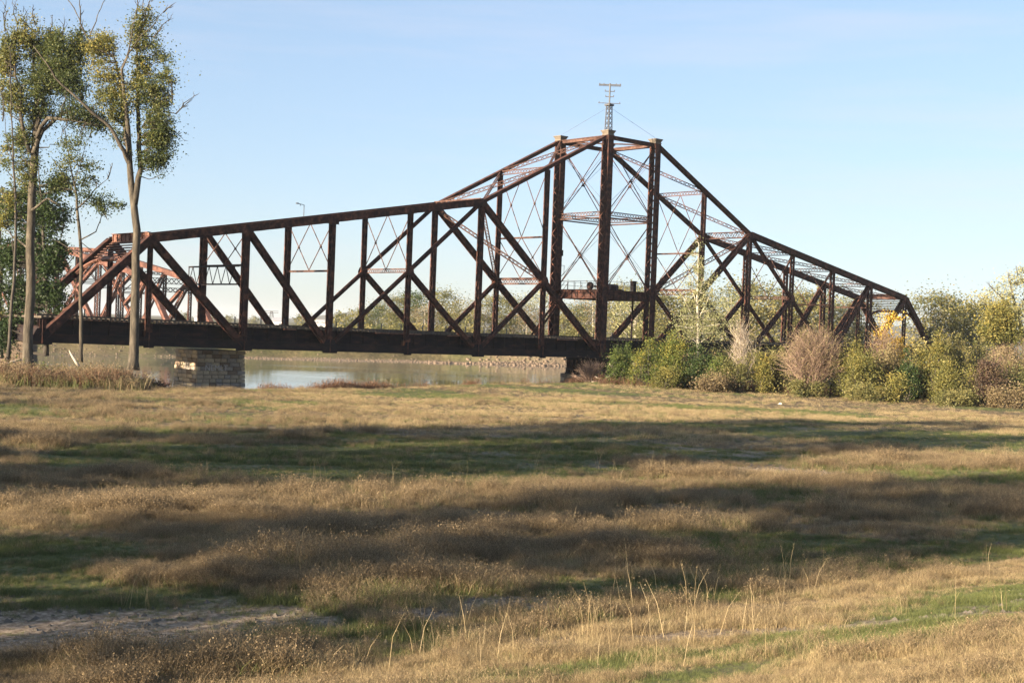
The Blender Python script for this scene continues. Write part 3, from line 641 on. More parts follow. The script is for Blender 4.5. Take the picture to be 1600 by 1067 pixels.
def cottonwood(name, label, cat, D, trunk, limbs, blobs, barkm, leafm, lsize=.2, tube_n=8, group=None, twigs=.6, bare=(), dens=2.1):
    """trunk / limbs: polylines (x, y, radius in m, depth offset); blobs: (x, y, rx, ry, leaf count, tint lo, tint hi, depth offset)."""
    base = ip(trunk[0][0], trunk[0][1], D); t = thing(name, label, cat, base, 0, group)
    def w(x, y, dz=0): return ip(x, y, D+dz)-base
    tm = MB(); nodes_ = []
    for pl, nn in [(trunk, tube_n)]+[(l, 6) for l in limbs]:
        pts = []; rads = []
        for i in range(len(pl)-1):
            a, b2 = pl[i], pl[i+1]; seg = wander(w(a[0], a[1], a[3]), w(b2[0], b2[1], b2[3]), 4, .035 if pl is trunk else .1)
            for k in range(4): f = k/4; pts.append(seg[k]); rads.append(a[2]*(1-f)+b2[2]*f)
        pts.append(w(pl[-1][0], pl[-1][1], pl[-1][3])); rads.append(pl[-1][2])
        if pl is trunk: rads[0] *= 1.25
        for p, r in zip(pts, rads): nodes_.append((p, r))
        if pl is trunk: tr = MB(); tr.tube(pts, rads, nn); tr.build('trunk', barkm, t, True)
        else: tm.tube(pts, rads, nn)
    px = D/F; cen = []; spr = []; tw = MB()
    NP = np.array([tuple(p) for p, r in nodes_])
    tot = 0
    for (bx, by, rx, ry, n, t0, t1, dz) in blobs:
        n = int(n*dens); tot += n; c = w(bx, by, dz); k = max(4, int(n/60))
        for i in range(k):
            v = Vector((rnd.gauss(0, 1), rnd.gauss(0, 1), rnd.gauss(0, 1))); v.normalize(); v *= rnd.random()**.45
            p = c+Vector((v.x*rx*px, v.y*rx*px*.9, v.z*ry*px)); cen.append((*p, rnd.uniform(t0, t1))); spr.append(rnd.uniform(.28, .75)*min(1.2, .35+rx*px*.22))
            if rnd.random() < twigs:
                d2 = ((NP-np.array(tuple(p)))**2).sum(1)+np.where(NP[:, 2] > p.z, 6, 0); j = int(np.argmin(d2)); q, r = nodes_[j]
                if (p-q).length < 9: tw.tube(wander(q, p, 4, .35), [min(r*.5, .07), .045, .035, .025, .012], 4)
    for (x0, y0, x1, y1, dz, n) in bare:            # sprays of bare twigs
        a = w(x0, y0, dz); b2 = w(x1, y1, dz)
        for i in range(n):
            f = rnd.uniform(.1, 1); p = a+(b2-a)*f; L = (b2-a).length*rnd.uniform(.15, .4)*(1.2-f*.5)
            q = p+((b2-a).normalized()+Vector((rnd.uniform(-.9, .9), rnd.uniform(-.9, .9), rnd.uniform(-.1, .8)))).normalized()*L
            tw.tube(wander(p, q, 3, .3), [.035, .028, .02, .008], 3)
        tw.tube(wander(a, b2, 5, .2), [.07, .06, .05, .04, .03, .01], 4)
    if tm.v: tm.build('limbs', barkm, t, True)
    if tw.v: tw.build('twigs', barkm, t)
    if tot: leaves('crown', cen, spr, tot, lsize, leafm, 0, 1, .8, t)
    return t
cottonwood('cottonwood_tree', 'tall cottonwood with thick pale trunk and dense green crown at far left', 'tree', 116,
    [(44, 574, .50, 0), (44, 520, .43, 0), (47, 400, .39, 0), (50, 300, .35, .3), (56, 215, .36, .5), (58, 160, .2, .5), (52, 90, .1, .5), (50, 50, .03, .5)],
    [[(52, 240, .26, 0), (66, 205, .2, .5), (92, 182, .14, 1), (130, 160, .05, 1.2)], [(57, 215, .22, 0), (75, 185, .17, -1), (112, 188, .11, -1.5), (150, 196, .04, -2)],
     [(57, 200, .2, 0), (62, 130, .13, 1), (80, 70, .06, 1)], [(47, 240, .2, 0), (34, 190, .15, -.5), (24, 120, .1, -.5), (20, 60, .03, -.5)],
     [(48, 330, .14, 0), (75, 310, .08, -1), (100, 330, .03, -1.5)], [(46, 390, .12, 0), (20, 370, .06, 1), (0, 350, .03, 1)], [(58, 165, .14, 0), (80, 120, .09, .5), (110, 90, .03, 1)]],
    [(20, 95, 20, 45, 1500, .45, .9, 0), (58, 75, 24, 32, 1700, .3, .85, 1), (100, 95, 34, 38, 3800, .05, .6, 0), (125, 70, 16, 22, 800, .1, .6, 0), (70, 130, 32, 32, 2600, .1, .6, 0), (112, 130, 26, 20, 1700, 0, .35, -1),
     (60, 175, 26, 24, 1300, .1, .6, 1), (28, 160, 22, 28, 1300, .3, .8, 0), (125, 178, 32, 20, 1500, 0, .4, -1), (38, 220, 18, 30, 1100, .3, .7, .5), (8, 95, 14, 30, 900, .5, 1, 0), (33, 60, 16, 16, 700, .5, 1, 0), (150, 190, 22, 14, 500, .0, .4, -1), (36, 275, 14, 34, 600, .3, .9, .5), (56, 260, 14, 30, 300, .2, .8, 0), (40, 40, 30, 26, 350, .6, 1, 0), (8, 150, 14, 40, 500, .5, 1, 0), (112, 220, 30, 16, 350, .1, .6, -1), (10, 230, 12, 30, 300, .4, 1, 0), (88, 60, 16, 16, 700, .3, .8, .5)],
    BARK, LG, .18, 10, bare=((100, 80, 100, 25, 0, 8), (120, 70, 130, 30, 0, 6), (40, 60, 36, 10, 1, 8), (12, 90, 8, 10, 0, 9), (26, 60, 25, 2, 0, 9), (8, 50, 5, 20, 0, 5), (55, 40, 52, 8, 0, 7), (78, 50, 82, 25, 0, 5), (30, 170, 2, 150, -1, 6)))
cottonwood('cottonwood_tree', 'tall forked cottonwood with yellowing leaves, in front of the bridge end', 'tree', 114,
    [(208, 578, .48, 0), (210, 520, .40, 0), (212, 440, .37, 0), (214, 360, .34, 0), (208, 310, .31, 0), (203, 262, .27, 0), (200, 200, .21, -.3), (194, 150, .15, -.4), (190, 110, .11, -.4), (203, 70, .06, 0), (212, 20, .03, 0)],
    [[(210, 320, .30, 0), (220, 265, .24, .5), (218, 215, .2, .8), (216, 150, .16, 1), (214, 90, .1, 1), (222, 40, .05, 1), (226, -10, .03, 1)],
     [(203, 262, .22, 0), (188, 228, .18, -1), (165, 192, .15, -1.5), (122, 155, .11, -2.5), (80, 110, .08, -3), (52, 72, .04, -3)],
     [(203, 250, .2, 0), (192, 180, .16, .6), (186, 120, .1, .6), (176, 80, .07, .6)],
     [(190, 110, .08, -.4), (208, 75, .05, -.4), (240, 40, .04, -.4), (255, 20, .02, -.4)],
     [(140, 68, .07, .6), (124, 30, .05, .6), (104, -2, .04, .6)], [(176, 80, .07, .6), (140, 62, .07, .6)], [(140, 60, .06, .6), (152, 25, .04, .6), (164, 0, .03, .6)],
     [(222, 200, .1, .5), (240, 172, .06, .5), (275, 178, .04, 0), (303, 152, .02, 0)], [(240, 172, .05, .5), (268, 165, .03, 0)]],
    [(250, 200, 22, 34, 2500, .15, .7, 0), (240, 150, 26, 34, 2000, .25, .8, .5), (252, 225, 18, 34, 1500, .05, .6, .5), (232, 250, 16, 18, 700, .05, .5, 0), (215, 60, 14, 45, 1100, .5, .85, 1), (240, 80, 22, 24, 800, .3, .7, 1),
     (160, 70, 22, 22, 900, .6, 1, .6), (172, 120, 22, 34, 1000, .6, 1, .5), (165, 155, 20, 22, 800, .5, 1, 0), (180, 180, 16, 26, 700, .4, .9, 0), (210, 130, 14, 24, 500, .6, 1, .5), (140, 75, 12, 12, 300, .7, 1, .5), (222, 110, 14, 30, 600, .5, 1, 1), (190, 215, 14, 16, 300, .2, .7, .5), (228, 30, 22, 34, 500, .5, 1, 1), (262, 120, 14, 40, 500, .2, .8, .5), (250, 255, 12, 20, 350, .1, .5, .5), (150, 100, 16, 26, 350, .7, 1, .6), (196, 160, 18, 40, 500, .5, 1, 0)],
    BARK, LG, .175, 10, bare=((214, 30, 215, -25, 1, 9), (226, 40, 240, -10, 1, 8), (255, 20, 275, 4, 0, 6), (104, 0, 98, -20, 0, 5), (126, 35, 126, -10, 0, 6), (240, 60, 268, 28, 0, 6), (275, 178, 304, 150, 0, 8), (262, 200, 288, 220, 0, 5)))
cottonwood('slender_tree', 'thin half bare tree standing between the two tall cottonwoods', 'tree', 117,
    [(126, 566, .19, 0), (127, 500, .17, 0), (127, 420, .16, 0), (124, 360, .14, 0), (120, 310, .11, 0), (112, 270, .07, 0), (104, 225, .03, 0)],
    [[(122, 325, .07, 0), (145, 300, .05, 0), (168, 280, .02, 0)], [(126, 375, .07, 0), (150, 362, .05, 0), (160, 330, .03, 0), (180, 318, .02, 0)], [(120, 305, .06, 0), (95, 268, .04, 0), (80, 245, .02, 0)],
     [(117, 290, .05, 0), (128, 250, .03, 0), (140, 215, .015, 0)], [(127, 400, .05, 0), (95, 380, .03, 0), (78, 372, .02, 0)], [(126, 378, .04, 0), (143, 392, .03, 0), (150, 402, .015, 0)]],
    [(110, 250, 22, 24, 420, .3, .8, 0), (140, 275, 24, 22, 380, .2, .7, 0), (160, 320, 24, 18, 420, .05, .5, 0), (90, 285, 18, 24, 320, .2, .6, 0), (185, 322, 8, 8, 80, .1, .4, 0), (130, 310, 26, 20, 300, .1, .5, 0)],
    BARK, LG, .19, 6, bare=((104, 225, 98, 195, 0, 6), (140, 215, 146, 190, 0, 6), (168, 280, 176, 255, 0, 6), (160, 330, 170, 345, 0, 6)))
cottonwood('shade_tree', 'dark leafy tree behind the thick pale trunk, left edge', 'tree', 124,
    [(72, 556, .25, 0), (74, 480, .2, 0), (70, 400, .17, 0), (66, 320, .1, 0), (60, 260, .04, 0)],
    [[(72, 440, .1, 0), (90, 400, .07, 0), (98, 360, .03, 0)], [(72, 480, .09, 0), (88, 450, .05, 0), (98, 430, .03, 0)], [(70, 390, .1, 0), (45, 350, .06, 0), (20, 320, .03, 0)]],
    [(78, 330, 30, 34, 1800, .1, .6, 0), (82, 400, 24, 34, 1800, 0, .5, 0), (80, 460, 22, 24, 1200, 0, .4, 0), (30, 330, 26, 34, 1500, .2, .7, 1), (22, 400, 26, 32, 1700, .1, .5, 1), (20, 460, 26, 30, 1300, 0, .4, 1), (92, 500, 10, 18, 350, 0, .4, 0), (50, 470, 24, 34, 1500, 0, .4, 1), (55, 385, 20, 34, 1300, .1, .5, 1), (12, 520, 18, 24, 900, 0, .4, 1), (50, 310, 18, 24, 700, .2, .7, 1), (95, 290, 20, 22, 700, .3, .8, 0)],
    BARKD, LD, .25, 7)
cottonwood('sapling', 'slim dark sapling with bare top, nearest the left edge', 'tree', 112,
    [(12, 566, .16, 0), (22, 440, .13, 0), (24, 300, .1, 0), (20, 220, .07, 0), (16, 130, .03, 0)],
    [[(22, 400, .05, 0), (10, 340, .03, 0), (2, 290, .02, 0)], [(22, 260, .05, 0), (10, 215, .03, 0), (4, 160, .015, 0)]],
    [(16, 300, 14, 26, 320, .4, 1, 0), (6, 350, 10, 26, 260, .5, 1, 0), (14, 240, 10, 26, 160, .4, .9, 0)], BARKD, LG, .2, 6, bare=((16, 130, 14, 70, 0, 8), (4, 190, 2, 140, 0, 6)))
cottonwood('sapling', 'reddish leaved young tree at the extreme left edge of the view', 'tree', 128,
    [(2, 560, .2, 0), (2, 420, .15, 0), (0, 300, .07, 0)], [[(2, 420, .08, 0), (14, 370, .05, 0)]],
    [(2, 320, 14, 22, 300, .4, 1, 0), (0, 500, 14, 30, 500, .1, .7, 0), (-14, 420, 18, 40, 700, .1, .8, 0)], BARKD, LO, .24, 6)

def crown_pts(h, rw, k, rg, low=.3, top=1.0, uneven=.3):
    pts = []
    for i in range(k):
        f = rg.random()**.8; z = h*(low+(top-low)*f); prof = math.sin(math.pi*min(1, (.12+.8*f)))**.6
        an = rg.uniform(0, 2*math.pi); r = rw*prof*math.sqrt(rg.random())*(1+uneven*math.sin(3*an+i % 3))
        pts.append((r*math.cos(an), r*math.sin(an), z))
    return pts
TREE = {}
def tree_mesh(key, h, rw, k, n, size, lm, bm, low=.28, trunk_r=.25, t0=0, t1=1, spr=.8, seed=1):
    rg = random.Random(seed); ng = np.random.RandomState(seed)
    pts = crown_pts(h, rw, k, rg, low); tm = MB()
    lean = rg.uniform(-.06, .06)*h; tp = [Vector((lean*f*f, 0, h*f*.93)) for f in (0, .25, .5, .75, 1)]
    tm.tube(tp, [trunk_r, trunk_r*.8, trunk_r*.6, trunk_r*.35, .04], 7)
    for p in pts[::2]:
        f = max(.12, min(.85, p[2]/h-.18)); q = Vector((lean*f*f, 0, h*f*.93)); tm.tube(wander(q, p, 3, .3, rg), [trunk_r*.35*(1.1-f), trunk_r*.25*(1.1-f), .05, .02], 4)
    cen = [(*p, rg.uniform(t0, t1)) for p in pts]
    TREE[key] = (tm.mesh('trunk', bm, True), leaves('crown', cen, [spr*rg.uniform(.6, 1.3) for _ in pts], n, size, lm, 0, 1, .75, mesh_only=True, rng=ng), h)
def plant(key, name, label, cat, x, y, s=1.0, rz=None, group=None, sz=None, z=None):
    tm, cm, h_ = TREE[key]; zz = gz(x, y)-.05 if z is None else z
    t = thing(name, label, cat, (x, y, zz), rnd.uniform(0, 6.28) if rz is None else rz, group); t.scale = (s, s, sz or s)
    put('trunk', tm, t); put('crown', cm, t); return t
def at_px(px, D): return ((px-800)/F*D, D)
# crown sorts of the far wood
tree_mesh('olive', 13, 4.6, 60, 6120, .31, LO, BARKD, .12, .25, 0, .9, .85, 2)
tree_mesh('olive2', 12, 5.4, 60, 6460, .31, LO, BARKD, .08, .25, .2, 1, .9, 3)
tree_mesh('green', 12, 4.4, 56, 6120, .30, LB, BARKD, .1, .22, 0, .7, .8, 4)
tree_mesh('yellow', 12, 4.2, 52, 5100, .31, LY, BARK, .12, .22, 0, .8, .8, 5)
tree_mesh('pale', 14, 3.6, 50, 3400, .28, LP, BARKP, .15, .24, 0, 1, .8, 6)
tree_mesh('grey', 13, 4.5, 60, 3740, .27, LM, BARKP, .12, .2, .2, 1, .9, 7)
tree_mesh('pale_big', 17, 6.0, 80, 4800, .36, LP, BARKP, .2, .35, .1, 1, .9, 8)
BGT = [  # photo x, top y, distance, sort, label
 (566, 490, 300, 'yellow', 'small yellow tree at the left end of the far bank wood'),
 (590, 484, 310, 'green', 'bright green tree on the far bank behind the third post pair'),
 (618, 474, 300, 'olive', 'olive tree on the far bank just left of the laced third post'),
 (645, 468, 320, 'green', 'tall green tree on the far bank just right of the laced third post'),
 (664, 482, 290, 'grey', 'greyish thin tree between third and second post on far bank'),
 (690, 466, 310, 'yellow', 'yellow green tree behind the second dark post on far bank'),
 (716, 484, 290, 'olive2', 'low wide olive tree beyond the river right of the second post pair'),
 (742, 482, 300, 'grey', 'brownish grey tree beyond the river behind the kinked chord post'),
 (768, 472, 300, 'yellow', 'round yellow tree on far bank inside the first crossed diagonals'),
 (796, 476, 310, 'olive', 'mid olive tree on far bank below the crossing lattice struts'),
 (822, 488, 290, 'grey', 'low grey tree left of the thin first post on far bank'),
 (846, 458, 310, 'pale', 'pale slim tree behind the first near post, far bank'),
 (880, 488, 290, 'olive2', 'low olive tree at the foot of the far left tower post'),
 (908, 486, 300, 'green', 'dark green low tree seen between the two left tower posts'),
 (926, 462, 290, 'grey', 'whitish half bare tree under the tower platform left half'),
 (968, 460, 270, 'olive', 'olive tree under the tower platform, right of the middle post'),
 (992, 464, 260, 'pale', 'pale green tree behind the right tower post platform end'),
 (1012, 468, 280, 'olive2', 'broad olive tree directly behind the right tower post'),
 (1042, 478, 250, 'olive', 'olive tree behind the slim poplar left side'),
 (1074, 480, 260, 'grey', 'greyish tree behind the slim poplar trunk'),
 (1112, 474, 260, 'olive2', 'wide olive tree right behind the slim poplar'),
 (1142, 470, 250, 'pale', 'pale tree behind the right arm, left of its double post'),
 (1172, 462, 270, 'olive', 'high olive tree crossed by the double post of the right arm'),
 (1200, 466, 250, 'olive2', 'wide olive tree right of the double post, right arm'),
 (1228, 468, 270, 'pale', 'pale tree behind the first crossed diagonals of the right arm'),
 (1256, 474, 250, 'olive', 'olive tree behind the bare brown shrub top'),
 (1286, 480, 270, 'olive2', 'low wide tree behind the fourth post of right arm'),
 (1316, 476, 260, 'pale', 'faded tree seen under the laced strut of the right arm'),
 (1344, 486, 260, 'olive', 'dull green tree behind the heavy laced diagonal near the right end'),
 (1452, 478, 240, 'olive', 'dark olive tree just past the right end of the bridge'),
 (1478, 482, 250, 'grey', 'thin brownish tree second past the bridge right end'),
 (1504, 484, 240, 'olive2', 'low wide olive tree third past the bridge right end'),
 (1530, 488, 230, 'yellow', 'yellowish tree left of the big pale tree at right'),
]
for i, (px, ty, D, key, lab) in enumerate(BGT):
    x, y = at_px(px, D); base = gz(x, y); H = EYE+(hor(px)-ty)*D/F-base; s = H/TREE[key][2]*1.12
    plant(key, 'river_tree', lab, 'tree', x, y, max(.7, s*1.0)*1.25, group='trees of the wood beyond the bridge', sz=s)
# one low continuous thicket behind, too dense to count
def thicket(name, label, segs, mt, n, size, hh, dd):
    cen = []
    for (px0, px1, D0, D1) in segs:
        L = abs(px1-px0)*D0/F
        for i in range(int(L/1.1)):
            f = rnd.random(); D = D0+(D1-D0)*f+rnd.uniform(-dd, dd); x, y = at_px(px0+(px1-px0)*f, D)
            cen.append((x, y, gz(x, y)+rnd.uniform(.2, hh)*rnd.random()**.5, rnd.random()))
    return tag(leaves(name, cen, [.8]*len(cen), n, size, mt, 0, 1, .8), label, kind='stuff')
thicket('thicket', 'dense olive undergrowth filling the far bank wood', [(550, 960, 285, 275), (940, 1400, 265, 225), (1400, 1640, 215, 205)], LO, 22000, .45, 6, 8)
thicket('undergrowth', 'mixed low scrub behind the bushes of the right bank', [(955, 1640, 160, 143)], LM, 26000, .24, 4.4, 7)
thicket('scrub', 'olive and straw scrub mixed between the bushes of the right bank', [(1120, 1640, 150, 134)], LO, 26000, .19, 4.2, 5)
thicket('golden_scrub', 'golden yellow leaves mixed through the scrub of the right bank', [(1290, 1640, 142, 133)], LY, 14000, .18, 4.0, 4)
thicket('bank_scrub', 'low scrub on the far bank at left below the deck', [(60, 420, 222, 246)], LO, 5000, .35, 1.4, 3)
# slim pale poplar in front of the right arm
cottonwood('poplar_tree', 'slim pale green poplar with white trunk before the right arm', 'tree', 150,
    [(1092, 590, .2, 0), (1091, 520, .17, 0), (1090, 450, .12, 0), (1092, 380, .04, 0)],
    [[(1091, 510, .07, 0), (1070, 470, .03, 0)], [(1091, 500, .07, 0), (1112, 455, .03, 0)], [(1090, 470, .06, 0), (1102, 425, .02, 0)], [(1090, 480, .06, 0), (1076, 430, .02, 0)]],
    [(1090, 400, 12, 26, 500, .2, .9, 0), (1086, 440, 18, 26, 800, .1, .8, 0), (1104, 440, 16, 22, 450, .2, .9, 0), (1092, 480, 28, 28, 1500, .0, .8, 0), (1070, 500, 20, 26, 700, 0, .7, 0), (1115, 500, 20, 26, 700, 0, .7, 0), (1075, 460, 14, 18, 300, .2, .9, 0), (1090, 520, 32, 20, 900, 0, .6, 0)],
    BARKP, LP, .17, 7, dens=1.25)
cottonwood('ash_tree', 'big pale yellow tree with open crown at the right edge', 'tree', 165,
    [(1606, 600, .4, 0), (1600, 540, .3, 0), (1590, 490, .22, 0), (1580, 450, .1, 0), (1575, 425, .04, 0)],
    [[(1600, 540, .14, 0), (1570, 500, .08, 0), (1535, 468, .03, 0)], [(1594, 505, .12, 0), (1565, 465, .06, 0), (1545, 445, .03, 0)], [(1590, 490, .12, 0), (1610, 440, .06, 0), (1615, 400, .03, 0)]],
    [(1560, 460, 22, 16, 700, .4, 1, 0), (1580, 440, 20, 14, 500, .5, 1, 0), (1604, 425, 18, 20, 700, .5, 1, 0), (1538, 466, 14, 10, 250, .6, 1, 0), (1585, 480, 28, 20, 1300, .3, 1, 0), (1562, 500, 28, 20, 900, .1, .8, 0), (1620, 470, 30, 40, 1600, .3, .9, 0)],
    BARK, LP, .22, 7, dens=1.2, bare=((1555, 455, 1540, 440, 0, 6), (1590, 430, 1588, 415, 0, 6)))
cottonwood('maple_tree', 'glossy green and yellow tree in front of the pale tree', 'tree', 150,
    [(1572, 600, .25, 0), (1572, 540, .2, 0), (1568, 490, .08, 0)], [[(1572, 545, .1, 0), (1550, 510, .04, 0)], [(1572, 545, .1, 0), (1590, 505, .04, 0)]],
    [(1560, 500, 24, 20, 1900, .2, .9, 0), (1575, 520, 26, 18, 1700, 0, .6, 0), (1545, 520, 18, 18, 900, .1, .8, 0), (1566, 482, 12, 12, 400, .5, 1, 0)], BARKD, LY, .24, 6)
# ---- bushes of the right bank: (x, base y, top y, half width px, material, leaves, tint lo hi, label)
def bush(name, label, px, by, ty, hw, lm, n, t0, t1, D=None, size=.2, cat='bush', low=0.0, bm=BARKD):
    D = D or EYE*F/(by-hor(px)); x, y = at_px(px, D); z = gz(x, y); H = (EYE+(hor(px)-ty)*D/F-z)*1.0; W = hw*D/F*1.15
    t = thing(name, label, cat, (x, y, z-.05)); cen = []; k = max(20, n//85); st = MB()
    nl = rnd.randint(4, 7); lobes = []
    for q in range(nl):
        an = 6.283*q/nl+rnd.uniform(-.5, .5); rr = W*rnd.uniform(.15, .78); lobes.append((rr*math.cos(an), rr*.8*math.sin(an), H*rnd.uniform(.62, 1.05)*(1-.3*rr/W), W*rnd.uniform(.3, .5)))
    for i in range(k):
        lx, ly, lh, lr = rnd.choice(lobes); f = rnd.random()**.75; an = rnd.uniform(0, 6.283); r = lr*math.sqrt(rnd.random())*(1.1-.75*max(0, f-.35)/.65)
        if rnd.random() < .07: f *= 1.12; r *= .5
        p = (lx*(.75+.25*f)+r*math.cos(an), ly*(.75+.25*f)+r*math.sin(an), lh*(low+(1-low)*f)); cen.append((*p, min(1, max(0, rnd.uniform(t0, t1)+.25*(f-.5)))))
        if i % 2 == 0: st.tube(wander((lx*.2, ly*.2, 0), p, 3, .25), [.06, .045, .03, .012], 4)
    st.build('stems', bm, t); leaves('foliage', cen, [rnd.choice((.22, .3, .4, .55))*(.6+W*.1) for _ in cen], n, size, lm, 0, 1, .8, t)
    return t
BU = [
 ('bush', 'dark green spreading bush right beside the pivot pier', 972, 597, 532, 28, LB, 3400, 0, .6, 150),
 ('bush', 'tall bright green bush second from the tower foot', 1018, 598, 524, 26, LB, 3600, .2, .95, 147),
 ('bush', 'green bush with yellow fringe, third from the tower foot', 1056, 598, 508, 30, LB, 4200, .35, 1, 146),
 ('bush', 'very dark green low bush under the poplar', 1092, 600, 532, 26, LD, 3200, 0, .8, 145),
 ('bush', 'yellow green bush low at the right foot of the poplar', 1040, 603, 560, 16, LY, 1300, .1, .7, 142),
 ('bush', 'small green bush right of the dark low bush', 1128, 605, 545, 20, LB, 2000, .1, .7, 142),
 ('bush', 'olive bush just left of the bare grey stems', 1150, 606, 552, 18, LO, 1500, .1, .8, 141),
 ('bush', 'rusty brown scrub along the foot of the bare grey stems', 1110, 608, 582, 34, LM, 2000, 0, .7, 139),
 ('bush', 'yellow green bush between grey stems and brown shrub', 1196, 608, 545, 20, LY, 2200, .1, .9, 141),
 ('bush', 'tall loose olive bush left of the brown shrub', 1215, 610, 525, 18, LO, 1700, .3, 1, 143),
 ('bush', 'pale green bush right of the brown shrub, under the bridge end', 1330, 615, 530, 26, LY, 3200, 0, .7, 137),
 ('bush', 'bright lime bush with full rounded front', 1352, 618, 540, 30, LY, 3400, 0, .8, 133),
 ('bush', 'olive bush below the amber tree, left half', 1386, 620, 522, 26, LM, 2600, .3, 1, 136),
 ('bush', 'dark leaved bush with hollow centre below the bridge end', 1420, 620, 545, 24, LD, 2600, 0, .7, 135),
 ('bush', 'light green bush at the base of the dark hollow bush', 1400, 622, 580, 26, LY, 1800, .1, .8, 130),
 ('bush', 'yellow olive bush past the right end of the bridge', 1462, 622, 515, 28, LY, 3400, 0, .8, 136),
 ('bush', 'tall olive bush in front of the tree past the bridge', 1490, 624, 508, 24, LO, 2600, .3, 1, 139),
 ('bush', 'golden olive bush left of the maroon bush', 1480, 626, 560, 24, LY, 2400, .1, .7, 130),
 ('bush', 'dark maroon bush, darkest of the right bank', 1545, 628, 556, 30, LR, 3800, 0, .9, 130),
 ('bush', 'brown mauve bush at right edge under the glossy tree', 1590, 628, 528, 26, LM, 3000, 0, .8, 136),
 ('bush', 'olive brown bush between golden and maroon bushes, behind', 1520, 624, 522, 24, LO, 2600, .2, .9, 142),
 ('bush', 'low russet weeds bush at the right edge beside the field', 1580, 632, 600, 34, LM, 2200, .1, .8, 127),
 ('bush', 'low russet and green scrub in front of the golden bush', 1500, 629, 603, 34, LO, 1800, .2, .8, 128),
 ('bush', 'low grey green scrub at the foot of the lime bush', 1350, 620, 597, 34, LO, 1800, .2, .9, 130),
 ('bush', 'low dry scrub at the foot of the brown shrub', 1262, 614, 594, 36, LO, 1700, .1, .8, 135)]
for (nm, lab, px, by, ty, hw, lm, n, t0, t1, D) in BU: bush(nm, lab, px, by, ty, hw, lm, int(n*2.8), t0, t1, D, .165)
bush('amber_tree', 'bright amber yellow small tree in front of the bridge right end', 1394, 615, 474, 22, LA, 3600, 0, 1, 141, cat='tree', low=.45)
# bare brown shrub and bare grey stems
def bare_shrub(name, label, px, D, ty, hw, n, m_, n_leaf=0, lm=None, fan=1.0):
    x, y = at_px(px, D); z = gz(x, y); H = EYE+(hor(px)-ty)*D/F-z; W = hw*D/F; t = thing(name, label, 'bush', (x, y, z-.05)); s = MB(); st = MB(); cen = []
    for i in range(n):
        an = rnd.uniform(0, 2*math.pi); el = rnd.random()**.6; r = W*rnd.uniform(.2, 1)*fan; tip = Vector((r*math.cos(an), r*math.sin(an), H*(.25+.75*math.sqrt(max(0, 1-(r/W)**2))*rnd.uniform(.55, 1))))
        pts = wander((0, 0, 0), tip, 5, .25); pts = [p+Vector((0, 0, math.sin(math.pi*k/5)*H*.1)) for k, p in enumerate(pts)]
        st.tube(pts, [.05, .04, .03, .022, .016, .008], 3)
        for j in range(5):
            k = rnd.randint(2, 5); a = pts[k]; d = (pts[k]-pts[k-1]).normalized()+Vector((rnd.gauss(0, .5), rnd.gauss(0, .5), rnd.gauss(.2, .4))); e = a+d.normalized()*H*rnd.uniform(.1, .28); s.tube([a, (a+e)/2+Vector((rnd.gauss(0, .05), rnd.gauss(0, .05), 0)), e], [.018, .014, .006], 3); cen.append((*e, rnd.random()))
    st.build('stems', m_, t); s.build('twigs', m_, t)
    if n_leaf: leaves('foliage', cen, [.22]*len(cen), n_leaf, .13, lm, 0, 1, .8, t)
bare_shrub('bare_shrub', 'fan shaped bare brown shrub on the bank before the right arm', 1270, 138, 516, 46, 420, TWIG, 9000, LM)
bare_shrub('bare_shrub', 'tall bare grey stems rising beside the right tower side', 1160, 143, 508, 26, 70, TWIGP, 700, LM, .6)
bare_shrub('bare_shrub', 'thin leafless grey bush leaning by the lime bush', 1378, 138, 515, 26, 80, TWIG, 900, LM, .8)
bare_shrub('bare_shrub', 'bare mauve thicket at the right margin behind the maroon bush', 1575, 150, 525, 30, 110, TWIG, 1800, LM)
bare_shrub('bare_shrub', 'tangled bare brush against the pivot pier', 925, 158, 562, 26, 130, TWIG, 300, LM)
# driftwood by the pivot pier and fallen log at left
def logs(name, label, spec, mt, cat):
    b0 = ip(*spec[0][0]); t = thing(name, label, cat, b0)
    for (p, q, r) in spec: s = MB(); P_ = ip(*p)-b0; Q_ = ip(*q)-b0; s.tube(wander(P_, Q_, 5, .2), [r, r*.95, r*.85, r*.7, r*.5, r*.3], 7); s.build('branch', mt, t, True)
logs('driftwood', 'pale driftwood branches piled at the foot of the pivot pier', [((938, 600, 152), (962, 578, 153), .14), ((960, 580, 153), (952, 566, 154), .08), ((925, 597, 153), (985, 598, 150), .12), ((955, 590, 153), (995, 594, 151), .08), ((930, 588, 154), (950, 600, 152), .07)], TWIGP, 'driftwood')
logs('fallen_log', 'pale fallen log lying in the brush at the left edge', [((-6, 578, 113), (34, 562, 115), .16)], TWIGP, 'log')
logs('broken_branch', 'broken pale branch leaning against the slender tree base', [((123, 572, 114), (108, 547, 115), .13)], TWIGP, 'branch')

